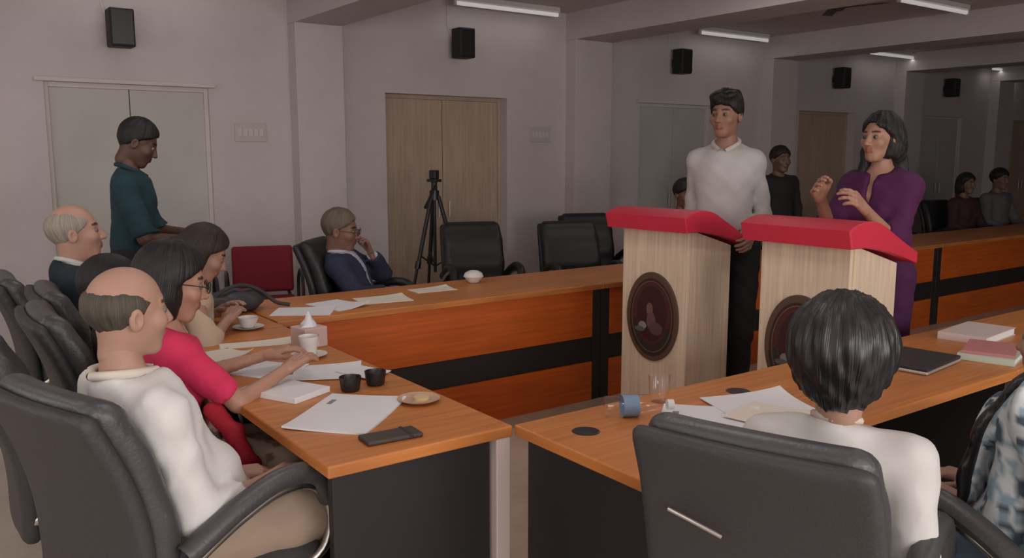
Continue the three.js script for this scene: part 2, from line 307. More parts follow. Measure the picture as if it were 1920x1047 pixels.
// ---------------------------------------------------------------- signed-distance surfaces
function surfaceNet(f, lo, hi, cell, colour) {
  const nx = Math.ceil((hi[0] - lo[0]) / cell) + 1, ny = Math.ceil((hi[1] - lo[1]) / cell) + 1, nz = Math.ceil((hi[2] - lo[2]) / cell) + 1;
  const S = new Float32Array(nx * ny * nz), id = new Int32Array(nx * ny * nz).fill(-1);
  let k = 0;
  for (let z = 0; z < nz; z++) for (let y = 0; y < ny; y++) for (let x = 0; x < nx; x++) S[k++] = f(lo[0] + x * cell, lo[1] + y * cell, lo[2] + z * cell);
  const pos = [], idx = [], sy = nx, sz = nx * ny, off = [0, 1, sy, sy + 1, sz, sz + 1, sz + sy, sz + sy + 1];
  for (let z = 0; z < nz - 1; z++) for (let y = 0; y < ny - 1; y++) for (let x = 0; x < nx - 1; x++) {
    const b = x + y * sy + z * sz; let m = 0; for (let i = 0; i < 8; i++) if (S[b + off[i]] < 0) m |= 1 << i;
    if (m === 0 || m === 255) continue;
    let px = 0, py = 0, pz = 0, n = 0;
    for (let i = 0; i < 8; i++) for (const a of [1, 2, 4]) {
      if (i & a) continue; const j = i | a; if (((m >> i) & 1) === ((m >> j) & 1)) continue;
      const s0 = S[b + off[i]], s1 = S[b + off[j]], t = s0 / (s0 - s1);
      px += (i & 1) + (a === 1 ? t : 0); py += ((i >> 1) & 1) + (a === 2 ? t : 0); pz += ((i >> 2) & 1) + (a === 4 ? t : 0); n++;
    }
    id[b] = pos.length / 3; pos.push(lo[0] + (x + px / n) * cell, lo[1] + (y + py / n) * cell, lo[2] + (z + pz / n) * cell);
  }
  for (let z = 1; z < nz - 1; z++) for (let y = 1; y < ny - 1; y++) for (let x = 1; x < nx - 1; x++) {
    const b = x + y * sy + z * sz, s = S[b] < 0;
    const quad = (o, p, q) => { const A = id[b], B = id[b - p], C = id[b - p - q], D = id[b - q]; if (A < 0 || B < 0 || C < 0 || D < 0) return; if (o) idx.push(A, B, C, A, C, D); else idx.push(A, C, B, A, D, C); };
    if (s !== S[b + 1] < 0) quad(s, sy, sz);
    if (s !== S[b + sy] < 0) quad(s, sz, 1);
    if (s !== S[b + sz] < 0) quad(s, 1, sy);
  }
  const g = new THREE.BufferGeometry(); g.setAttribute('position', new THREE.Float32BufferAttribute(pos, 3)); g.setIndex(idx); g.computeVertexNormals();
  if (colour) { const c = new Float32Array(pos.length); for (let i = 0; i < pos.length; i += 3) { const q = colour(pos[i], pos[i + 1], pos[i + 2]); c[i] = q[0]; c[i + 1] = q[1]; c[i + 2] = q[2]; } g.setAttribute('color', new THREE.BufferAttribute(c, 3)); }
  return g;
}
const smin = (a, b, k) => { const h = Math.max(k - Math.abs(a - b), 0) / k; return Math.min(a, b) - h * h * k * 0.25; };
const smax = (a, b, k) => -smin(-a, -b, k);
const ell = (x, y, z, c, r) => { const a = (x - c[0]) / r[0], b = (y - c[1]) / r[1], d = (z - c[2]) / r[2], k0 = Math.hypot(a, b, d), k1 = Math.hypot(a / r[0], b / r[1], d / r[2]); return k1 < 1e-9 ? -Math.min(...r) : k0 * (k0 - 1) / k1; };
function cap(x, y, z, a, b, r1, r2) {
  const bx = b[0] - a[0], by = b[1] - a[1], bz = b[2] - a[2], px = x - a[0], py = y - a[1], pz = z - a[2];
  const h = clamp((px * bx + py * by + pz * bz) / (bx * bx + by * by + bz * bz + 1e-12), 0, 1);
  const dx = px - bx * h, dy = py - by * h, dz = pz - bz * h; return Math.sqrt(dx * dx + dy * dy + dz * dz) - (r1 + (r2 - r1) * h);
}
function capFlat(x, y, z, a, b, r1, r2, s, k) {    // squashed along s by k
  const px = x - a[0], py = y - a[1], pz = z - a[2], ds = (px * s[0] + py * s[1] + pz * s[2]) * (1 / k - 1);
  const bx = b[0] - a[0], by = b[1] - a[1], bz = b[2] - a[2], bs = (bx * s[0] + by * s[1] + bz * s[2]) * (1 / k - 1);
  return cap(px + s[0] * ds, py + s[1] * ds, pz + s[2] * ds, [0, 0, 0], [bx + s[0] * bs, by + s[1] * bs, bz + s[2] * bs], r1, r2) * (0.5 + 0.5 * k);
}
const wob = (x, y, z) => Math.sin(x * 31 + y * 17 + Math.sin(z * 23) * 1.3) * Math.sin(y * 27 - z * 19 + 1.7) + 0.6 * Math.sin(x * 53 - z * 47 + y * 13) * Math.sin(y * 61 + x * 11);

// ---------------------------------------------------------------- heads and hands (made once, then placed)
const headCache = new Map();
function headGeo(female) {
  const key = female ? 'f' : 'm'; if (headCache.has(key)) return headCache.get(key);
  const j = female ? 0.93 : 1, nk = female ? 0.044 : 0.052;
  const f = (x, y, z) => {
    const ax = Math.abs(x);
    let d = ell(x, y, z, [0, 0.03, -0.012], [0.074, 0.088, 0.093]);
    d = smin(d, ell(x, y, z, [0, -0.042, 0.020], [0.057 * j, 0.072, 0.070]), 0.035);
    d = smin(d, cap(ax, y, z, [0, -0.099, 0.060], [0.016 * j, -0.098, 0.056], 0.017, 0.014), 0.03);
    d = smin(d, ell(ax, y, z, [0.040, -0.022, 0.058], [0.024, 0.022, 0.022]), 0.025);
    d = smin(d, cap(ax, y, z, [0, 0.028, 0.076], [0.036, 0.026, 0.064], 0.012, 0.011), 0.016);
    d = smax(d, -ell(ax, y, z, [0.031, 0.004, 0.096], [0.017, 0.011, 0.018]), 0.012);
    d = smin(d, cap(x, y, z, [0, 0.010, 0.085], [0, -0.028, 0.104], 0.008, 0.0115), 0.012);
    d = smin(d, ell(ax, y, z, [0.011, -0.032, 0.093], [0.009, 0.007, 0.010]), 0.006);
    d = smin(d, cap(ax, y, z, [0, -0.054, 0.089], [0.021, -0.057, 0.079], 0.0065, 0.003), 0.006);
    d = smin(d, cap(ax, y, z, [0, -0.066, 0.087], [0.018, -0.063, 0.079], 0.0075, 0.003), 0.006);
    const e = Math.max(ell(ax, y, z, [0.078, -0.006, -0.012], [0.011, 0.031, 0.019]), -ell(ax, y, z, [0.089, -0.003, -0.008], [0.009, 0.018, 0.010]));
    d = smin(d, e, 0.006);
    d = smin(d, cap(x, y, z, [0, -0.06, -0.022], [0, -0.105, -0.030], nk, nk - 0.004), 0.03);
    return d;
  };
  const g = surfaceNet(f, [-0.1, -0.21, -0.125], [0.1, 0.135, 0.13], 0.0042, (x, y, z) => {
    const ax = Math.abs(x);
    if (z > 0.07 && ax < 0.022 && y < -0.048 && y > -0.074) return female ? [0.80, 0.48, 0.45] : [0.82, 0.60, 0.55];
    if (z > 0.055 && ax > 0.013 && ax < 0.05 && Math.abs(y - 0.031 + (ax - 0.03) * (ax - 0.03) * 5) < 0.0052) return [0.16, 0.13, 0.12];
    return [1, 1, 1];
  });
  headCache.set(key, g); return g;
}
const handCache = new Map();
function handGeo(side, curl) {                      // fingers +z, palm -y, thumb to +x on a right hand (side -1)
  const key = side + '/' + curl; if (handCache.has(key)) return handCache.get(key);
  const t = -side, prims = [];
  const kn = [[0.030, 0.090, 0.070], [0.010, 0.096, 0.079], [-0.011, 0.092, 0.073], [-0.030, 0.083, 0.057]];
  kn.forEach(([kx, kz, L], i) => {
    prims.push([[t * kx * 0.55, 0, 0.005], [t * kx, 0.002, kz], 0.0165, 0.0125]);
    let p = [t * kx, 0.001, kz], a = curl * 0.5 + i * 0.03; const sp = kx * 0.9;
    [0.44, 0.32, 0.24].forEach((fr, q) => { const l = L * fr, n = [p[0] + t * sp * l * 2, p[1] - Math.sin(a) * l, p[2] + Math.cos(a) * l]; prims.push([p, n, 0.0093 - q * 0.0008, 0.0087 - q * 0.0008]); p = n; a += curl * 0.75; });
  });
  prims.push([[t * 0.018, -0.004, 0.015], [t * 0.042, -0.012, 0.045], 0.017, 0.013], [[t * 0.042, -0.012, 0.045], [t * 0.056, -0.014 - curl * 0.012, 0.075], 0.0115, 0.0100], [[t * 0.056, -0.014 - curl * 0.012, 0.075], [t * (0.060 - curl * 0.018), -0.016 - curl * 0.02, 0.100], 0.0100, 0.0082]);
  prims.push([[0, 0, -0.05], [0, 0, 0.02], 0.024, 0.024]);
  const f = (x, y, z) => { let d = 1e9; for (const [a, b, r, s] of prims) { const c = cap(x, y, z, a, b, r, s); d = smin(d, c, 0.005); } return d; };
  const g = surfaceNet(f, [-0.085, -0.115, -0.08], [0.085, 0.04, 0.195], 0.0042);
  headCache.set('h', null); handCache.set(key, g); return g;
}

// ---------------------------------------------------------------- hair (in head space)
function hairGeo(kind, o = {}) {
  const t = o.thick ?? 0.012, seed = o.seed ?? 1;
  const hl0 = (z) => z > 0.03 ? lerp(0.020, 0.064, clamp((z - 0.03) / 0.05, 0, 1)) : z > -0.02 ? lerp(-0.012, 0.020, (z + 0.02) / 0.05) : lerp(-0.080, -0.012, clamp((z + 0.095) / 0.075, 0, 1));
  const strand = (x, y, z) => { const a = Math.atan2(x, z + 0.01); return 0.0010 * Math.sin(a * 13 + y * 45 + 3 * Math.sin(y * 20 + seed)) + 0.0009 * Math.sin(a * 37 + y * 30 + seed * 2) + 0.0012 * Math.sin(x * 95 + y * 40 + seed) * Math.sin(z * 80 - y * 35); };
  const hl = (z, x) => hl0(z) + (kind === 'short' || kind === 'quiff' ? 0.004 * Math.sin(x * 160 + seed) * (z > 0.02 ? 1 : 0.4) : 0);
  const f = (x, y, z) => {
    const ax = Math.abs(x); let d;
    const taper = kind === 'short' || kind === 'quiff' || kind === 'fringe' ? t * (kind === 'quiff' ? 0.4 : 0.7) * (1 - clamp((y + 0.035 + Math.max(z, 0) * 0.2) / 0.085, 0, 1)) : 0;
    const shell = ell(x, y, z, [0, 0.032, -0.014], [0.076 + t, 0.089 + t * (o.top ?? 1.2), 0.095 + t]) + taper;
    if (kind === 'fringe') { d = smax(shell, (hl(z, x) - 0.005 - y), 0.012); d += t * 1.1 * clamp((y + Math.max(z, -0.02) * 0.4 - (o.bald ?? 0.048) + 0.05) / 0.06, 0, 1.6); d = smax(d, (y - (o.bald ?? 0.048) - 0.01) * 0.9 + Math.max(z, -0.02) * 0.35, 0.02); }
    else d = smax(shell, (hl(z, x) + (o.line ?? 0) - y) * 0.85, 0.012);
    if (kind === 'quiff') d = smin(d, ell(x, y, z, [0.004, 0.102, 0.014], [0.088, 0.044, 0.094]) + 0.007 * Math.sin(x * 70 + z * 35) * Math.sin(z * 55 + y * 60), 0.03);
    if (kind === 'full') { d = smin(d, ell(x, y, z, [0, 0.030, -0.036], [0.114, 0.116, 0.106]), 0.03); d = smin(d, ell(x, y, z, [0, -0.050, -0.050], [0.074, 0.088, 0.058]), 0.04); d = smax(d, (hl(z, x) - 0.045 - y) * 0.85, 0.05); }
    if (kind === 'bob' || kind === 'long' || kind === 'tied') {
      const low = kind === 'bob' ? -0.125 : -0.10;
      d = smin(d, smax(smax(ell(x, y, z, [0, -0.03, -0.038], [0.098, 0.125, 0.085]), z - 0.018 - (kind === 'bob' ? 0.012 : 0), 0.012), low - y, 0.015), 0.02);
      d = smax(d, -ell(x, y, z, [0, -0.018, 0.095], [0.060, 0.100, 0.09]), 0.012);
    }
    if (kind === 'long') { const L = o.len ?? 0.3; d = smin(d, capFlat(x, y, z, [0.0, -0.03, -0.07], [o.sway ?? 0, -L, o.back ?? -0.095], 0.078, 0.055, [0, 0, 1], 0.55), 0.04); if (o.side) d = smin(d, cap(x, y, z, [o.side * 0.070, -0.05, -0.01], [o.side * 0.085, -L * 0.8, 0.035], 0.034, 0.022), 0.03); }
    if (kind === 'tied') d = smin(d, ell(x, y, z, [0, -0.02, -0.125], [0.045, 0.05, 0.042]), 0.03);
    return d + strand(x, y, z) * (o.rough ?? 1);
  };
  const L = kind === 'long' ? (o.len ?? 0.3) + 0.09 : 0.17;
  const g = surfaceNet(f, [-0.17, -L, -0.22], [0.17, 0.19, 0.15], kind === 'long' ? 0.0062 : 0.0052);
  const p = g.attributes.position, uv = new Float32Array(p.count * 2);
  for (let i = 0; i < p.count; i++) { uv[2 * i] = Math.abs(Math.atan2(p.getX(i), -p.getZ(i) - 0.02)) / Math.PI * 0.5; uv[2 * i + 1] = p.getY(i) * 2; }
  g.setAttribute('uv', new THREE.BufferAttribute(uv, 2)); return g;
}

// ---------------------------------------------------------------- people
const clothMats = new Map();
function cloth(c, rough = 0.85) { const k = c.join() + rough; if (!clothMats.has(k)) clothMats.set(k, std(lin(...c), rough, { vertexColors: false })); return clothMats.get(k); }
const skinMat = (c) => std(lin(...c), 0.55, { vertexColors: true });
const hairMat = (c, rough = 0.42) => std(lin(...c), rough, { map: strandTex, bumpMap: strandBump, bumpScale: 0.0015 });
const sub = (a, b) => [a[0] - b[0], a[1] - b[1], a[2] - b[2]], add = (a, b, k = 1) => [a[0] + b[0] * k, a[1] + b[1] * k, a[2] + b[2] * k], dot = (a, b) => a[0] * b[0] + a[1] * b[1] + a[2] * b[2];
const norm = (a) => { const l = Math.hypot(...a) || 1; return [a[0] / l, a[1] / l, a[2] / l]; }, cross = (a, b) => [a[1] * b[2] - a[2] * b[1], a[2] * b[0] - a[0] * b[2], a[0] * b[1] - a[1] * b[0]];
function ik(S, W, l1, l2, pole) {
  let d = sub(W, S), L = Math.hypot(...d); const mx = (l1 + l2) * 0.995; if (L > mx) { W = add(S, d, mx / L); d = sub(W, S); L = mx; }
  const u = norm(d), a = (l1 * l1 - l2 * l2 + L * L) / (2 * L), h = Math.sqrt(Math.max(l1 * l1 - a * a, 0)); const pp = norm(sub(pole, [u[0] * dot(pole, u), u[1] * dot(pole, u), u[2] * dot(pole, u)]));
  return [add(add(S, u, a), pp, h), W];
}
const shoeMat = std(lin(0.03, 0.022, 0.018), 0.35);
// o: pos, yaw, seat, lean, side, twist, s(cale), girth, female, skin, head {yaw,pitch,roll}, L / R {to, curl, dir, up, pole}, knees, hair, outfit
function person(label, o) {
  const root = thing('person', label, 'person', o.pos, o.yaw, o.group), s = o.s ?? 1, gi = o.girth ?? 1, k = (a) => a.map((v) => v * s);
  const seat = o.seat, hipY = seat ? (o.hipY ?? 0.53) : 0.93 * s, lean = o.lean ?? 0, side = o.side ?? 0;
  const P = [0, hipY, 0], u = norm([Math.sin(side), Math.cos(lean), Math.sin(lean)]);
  const tw = o.twist ?? 0, ex = norm(sub([Math.cos(tw), 0, -Math.sin(tw)], [u[0] * dot([Math.cos(tw), 0, -Math.sin(tw)], u), u[1] * dot([Math.cos(tw), 0, -Math.sin(tw)], u), u[2] * dot([Math.cos(tw), 0, -Math.sin(tw)], u)])), ez = cross(ex, u);
  const at = (a, b, c) => add(add(add(P, ex, a * s), u, b * s), ez, c * s);
  const sw = o.sw ?? (o.female ? 0.155 : 0.180), waist = at(0, 0.15, 0.005), chest = at(0, 0.34, 0.01), nb = at(0, 0.475, -0.015);
  const hu = norm(add(u, [0, 1, 0], 1.2)), HC = add(add(nb, hu, 0.175 * s + (o.neckUp ?? 0)), ez, (0.035 + (o.headFwd ?? 0)) * s);
  const J = {};
  for (const [n, q] of [['L', 1], ['R', -1]]) {
    const S = at(q * sw, 0.425, -0.012), a = o[n] || {}, W0 = a.to || (seat ? [q * 0.16, 0.66, 0.30] : at(q * 0.27, -0.10, 0.03));
    const [E, W] = ik(S, W0, 0.285 * s, 0.255 * s, a.pole || [q * 0.6, -0.5, -0.6]);
    const hip = [q * 0.095 * s, hipY, 0]; let kn, an;
    if (seat) { const kk = (o.knees && o.knees[n]) || [q * 0.13, 0.50, 0.43]; kn = kk; an = [kk[0], 0.085, kk[2] + (o.shin ?? 0.03)]; }
    else { kn = [q * 0.10 * s, 0.49 * s, 0.02]; an = [q * 0.105 * s, 0.085, -0.01]; }
    J[n] = { S, E, W, hip, kn, an, a, q };
  }
  const fz = seat ? [0, 0, 1] : [0, 0, 1];
  const torso = (x, y, z, inf, belly) => {
    let d = capFlat(x, y, z, P, waist, (0.150 * gi) * s + inf, (0.138 * gi) * s + inf, ez, 0.72);
    d = smin(d, capFlat(x, y, z, waist, chest, (0.138 * gi) * s + inf, 0.158 * s * (0.6 + 0.4 * gi) + inf, ez, 0.68), 0.05);
    d = smin(d, cap(x, y, z, J.L.S, J.R.S, 0.058 * s + inf, 0.058 * s + inf), 0.07);
    d = smin(d, cap(x, y, z, chest, nb, 0.085 * s + inf, 0.060 * s + inf), 0.05);
    if (o.female) for (const q of [-1, 1]) { const c = at(q * 0.068, 0.30, 0.085); d = smin(d, Math.hypot(x - c[0], y - c[1], z - c[2]) - 0.055 * s - inf, 0.04); }
    if (belly) { const c = at(0, 0.12, 0.06); d = smin(d, Math.hypot(x - c[0], y - c[1], z - c[2]) - (0.085 + belly) * s - inf, 0.06); }
    return d;
  };
  const arm = (x, y, z, j, inf, w) => smin(cap(x, y, z, j.S, j.E, 0.050 * s * w + inf, 0.041 * s * w + inf), cap(x, y, z, j.E, j.W, 0.040 * s * w + inf, 0.027 * s + inf), 0.02);
  const leg = (x, y, z, j, inf, r) => smin(cap(x, y, z, j.hip, j.kn, 0.084 * r * s + inf, 0.058 * r * s + inf), cap(x, y, z, j.kn, j.an, 0.056 * r * s + inf, 0.040 * r * s + inf), 0.03);
  const all = [J.L, J.R], pts = [P, nb, HC, ...all.flatMap((j) => [j.S, j.E, j.W, j.hip, j.kn, j.an])];
  const lo = [0, 1, 2].map((i) => Math.min(...pts.map((p) => p[i])) - 0.24), hi = [0, 1, 2].map((i) => Math.max(...pts.map((p) => p[i])) + 0.24); lo[1] = -0.02;
  const h = o.head || {}, Hm = new THREE.Matrix4();
  { const b = new THREE.Matrix4().makeBasis(V(...norm(cross(hu, ez))), V(...hu), V(...norm(sub(ez, [hu[0] * dot(ez, hu), hu[1] * dot(ez, hu), hu[2] * dot(ez, hu)]))));
    const e = new THREE.Matrix4().makeRotationFromEuler(new THREE.Euler(h.pitch ?? 0, h.yaw ?? 0, h.roll ?? 0, 'YXZ')); const sc = (o.hs ?? 1) * (o.female ? 0.97 : 1.02);
    Hm.makeTranslation(...HC).multiply(b).multiply(e).multiply(new THREE.Matrix4().makeScale(sc, sc, sc)); }
  const neckTop = V(0, -0.075, -0.024).applyMatrix4(Hm).toArray();
  // body: one mesh of trunk, limbs, feet, head and hands
  const bodyF = (x, y, z) => {
    let d = torso(x, y, z, -0.012, 0);
    d = smin(d, cap(x, y, z, nb, neckTop, 0.056 * s, o.female ? 0.042 : 0.050), 0.03);
    for (const j of all) { d = smin(d, arm(x, y, z, j, -0.004, 1), 0.025); d = smin(d, leg(x, y, z, j, -0.006, 1), 0.03); d = smin(d, cap(x, y, z, add(j.an, [0, -0.035, -0.03]), add(j.an, [0, -0.055, 0.13]), 0.032, 0.024), 0.03); }
    return d;
  };
  const cell = o.cell ?? 0.014;
  const white = () => [1, 1, 1];
  const skin = skinMat(o.skin || [0.30, 0.165, 0.105]);
  const hd = headGeo(o.female).clone();
  hd.applyMatrix4(Hm);
  const list = [surfaceNet(bodyF, lo, hi, cell, white), hd];
  for (const j of all) {
    const g = handGeo(j.q, j.a.curl ?? 0.45).clone(), dir = norm(j.a.dir || sub(j.W, j.E)); let up = j.a.up || (seat ? [0, 1, 0] : [j.q, 0.05, 0.1]);
    up = norm(sub(up, [dir[0] * dot(up, dir), dir[1] * dot(up, dir), dir[2] * dot(up, dir)]));
    g.applyMatrix4(new THREE.Matrix4().makeTranslation(...j.W).multiply(new THREE.Matrix4().makeBasis(V(...norm(cross(up, dir))), V(...up), V(...dir))).multiply(new THREE.Matrix4().makeScale(s, s, s)));
    g.setAttribute('color', new THREE.BufferAttribute(new Float32Array(g.attributes.position.count * 3).fill(1), 3)); list.push(g);
  }
  part('body', mergeGeometries(list), skin, root);
  for (const q of [-1, 1]) {
    const e = new THREE.SphereGeometry(0.0118, 14, 10), c = new Float32Array(e.attributes.position.count * 3);
    for (let i = 0; i < c.length / 3; i++) { const z = e.attributes.position.getZ(i) / 0.0118, w = z > 0.86 ? [0.03, 0.02, 0.015] : [1, 1, 1]; c.set(w, i * 3); }
    e.setAttribute('color', new THREE.BufferAttribute(c, 3)); e.translate(q * 0.031, 0.004, 0.0748); e.applyMatrix4(Hm); part('eye', e, eyeMat, root);
  }
  if (o.hair) { const g = hairGeo(o.hair.kind, o.hair); g.applyMatrix4(Hm); part('hair', g, hairMat(o.hair.color || [0.012, 0.010, 0.010], o.hair.gloss ?? 0.6), root); }
  if (o.beard) { const f = (x, y, z) => smax(smax(ell(x, y, z, [0, -0.045, 0.022], [0.062, 0.076, 0.075]), y + 0.050 + (z < 0.06 ? 0 : 0.01), 0.01), -ell(x, y, z, [0, -0.058, 0.095], [0.026, 0.016, 0.03]), 0.006) + 0.001 * Math.sin(x * 300) * Math.sin(y * 280); const g = surfaceNet(f, [-0.09, -0.15, -0.03], [0.09, 0.02, 0.13], 0.006); g.applyMatrix4(Hm); part('beard', g, std(lin(...o.beard), 0.8), root); }
  if (o.glasses) {
    const gl = []; for (const q of [-1, 1]) { const r = new THREE.TorusGeometry(0.021, 0.0018, 6, 22); r.scale(1.1, 0.85, 1); r.translate(q * 0.031, 0.003, 0.105); gl.push(r, rod([q * 0.054, 0.006, 0.104], [q * 0.079, 0.008, -0.005], 0.0017)); }
    gl.push(rod([-0.009, 0.006, 0.106], [0.009, 0.006, 0.106], 0.0017)); const g = merge(gl); g.applyMatrix4(Hm); part('glasses', g, M.blackSatin, root);
  }
  // clothing
  const T = o.outfit, fold = T.fold ?? 0.004;
  const upD = (x, y, z) => (x - P[0]) * u[0] + (y - P[1]) * u[1] + (z - P[2]) * u[2];
  const lx = (x, y, z) => (x - P[0]) * ex[0] + (y - P[1]) * ex[1] + (z - P[2]) * ex[2], lz = (x, y, z) => (x - P[0]) * ez[0] + (y - P[1]) * ez[1] + (z - P[2]) * ez[2];
  const sleeveCut = (x, y, z, j, frac) => {          // >0 past the cuff
    if (frac >= 1) { const d = norm(sub(j.W, j.E)); const c = add(j.E, d, Math.hypot(...sub(j.W, j.E)) * (frac - 1)); return dot(sub([x, y, z], c), d); }
    const d = norm(sub(j.E, j.S)), c = add(j.S, d, Math.hypot(...sub(j.E, j.S)) * frac); return dot(sub([x, y, z], c), d);
  };
  const topF = (inf, hem, sleeve, opt = {}) => (x, y, z) => {
    let d = torso(x, y, z, inf, T.belly ?? 0);
    d = smax(d, hem - upD(x, y, z), 0.01);
    d = smax(d, upD(x, y, z) - (opt.neck ?? 0.505) * s - Math.abs(lx(x, y, z)) * 0 + Math.max(lz(x, y, z), -0.1) * 0.35, 0.008);
    for (const j of all) { let a = arm(x, y, z, j, inf * 0.8 + 0.003, T.sleeveW ?? 1.08); a = smax(a, sleeveCut(x, y, z, j, sleeve), 0.006); d = smin(d, a, 0.02); }
    if (opt.vee) { const w = opt.vee * clamp((upD(x, y, z) - (opt.veeY ?? 0.12)) / 0.36, 0, 1); const v = Math.max(Math.abs(lx(x, y, z)) - w, (opt.veeY ?? 0.12) - upD(x, y, z), 0.02 - lz(x, y, z)); d = smax(d, -v, 0.006); }
    return d + fold * wob(x * s, y, z);
  };
  const garment = (name, f, mat, colour, label2) => part(name, surfaceNet(f, lo, hi, cell, colour), mat, root, label2);
  const legsF = (inf, r, opt = {}) => (x, y, z) => {
    let d = 1e9; for (const j of all) { let a = leg(x, y, z, j, inf, r); a = smax(a, j.an[1] - 0.015 - y, 0.008); d = smin(d, a, opt.skirt ? 0.20 : 0.03); }
    d = smin(d, smax(capFlat(x, y, z, P, waist, 0.150 * gi * s + inf, 0.140 * gi * s + inf, ez, 0.72), upD(x, y, z) - 0.10 * s, 0.01), 0.03);
    return d + fold * wob(x, y, z);
  };
  if (T.legs) garment(T.skirt ? 'skirt' : 'trousers', legsF(0.012, T.skirt ? 1.15 : 1.08, { skirt: T.skirt }), T.legPattern ? patMat : cloth(T.legs), T.legPattern);
  if (T.top) {
    const f = topF(0.010, (T.hem ?? -0.03) * s, T.sleeve ?? 1.9, { neck: T.neck, vee: T.topVee, veeY: T.topVeeY });
    garment(T.topName || 'shirt', f, T.topPattern ? patMat : cloth(T.top), T.topPattern, T.topLabel);
    if (T.collar) {
      const c = []; for (const q of [-1, 1]) { const a = at(q * 0.012, 0.475, 0.075), b = at(q * 0.062, 0.515, 0.0), e = at(q * 0.045, 0.535, -0.055), m = at(0, 0.535, -0.075); c.push(tube([a, b, e, m], 0.0125 * s, 8, 14)); }
      part('collar', merge(c), cloth(T.collar), root);
    }
  }
  if (T.jacket) { garment('jacket', topF(0.026, -0.10 * s, 1.82, { vee: 0.075, veeY: 0.06, neck: 0.50 }), cloth(T.jacket)); }
  if (T.tie) { const g = merge([tube([at(0, 0.47, 0.080), at(0, 0.40, 0.118), at(0, 0.25, 0.128), at(0, 0.12, 0.128)], 0.014 * s, 8, 14)]); part('tie', g, cloth(T.tie, 0.5), root); }
  if (T.drape) T.drape(root, { at, J, P, s });
  if (T.shoes !== false) for (const j of all) {
    const a = add(j.an, [0, -0.045, -0.045]), b = add(j.an, [0, -0.058, 0.145]);
    const f = (x, y, z) => smax(smax(smin(cap(x, y, z, a, b, 0.042, 0.034), cap(x, y, z, a, add(j.an, [0, 0.0, -0.015]), 0.042, 0.046), 0.03), 0.002 - y, 0.006), y - j.an[1] - 0.01, 0.006);
    part('shoe', surfaceNet(f, [a[0] - 0.07, -0.012, a[2] - 0.07], [a[0] + 0.07, 0.14, b[2] + 0.07], 0.01), shoeMat, root);
  }
  return root;
}
const eyeMat = std(lin(0.15, 0.135, 0.12), 0.35, { vertexColors: true });
const patMat = std(lin(1, 1, 1), 0.85, { vertexColors: true });

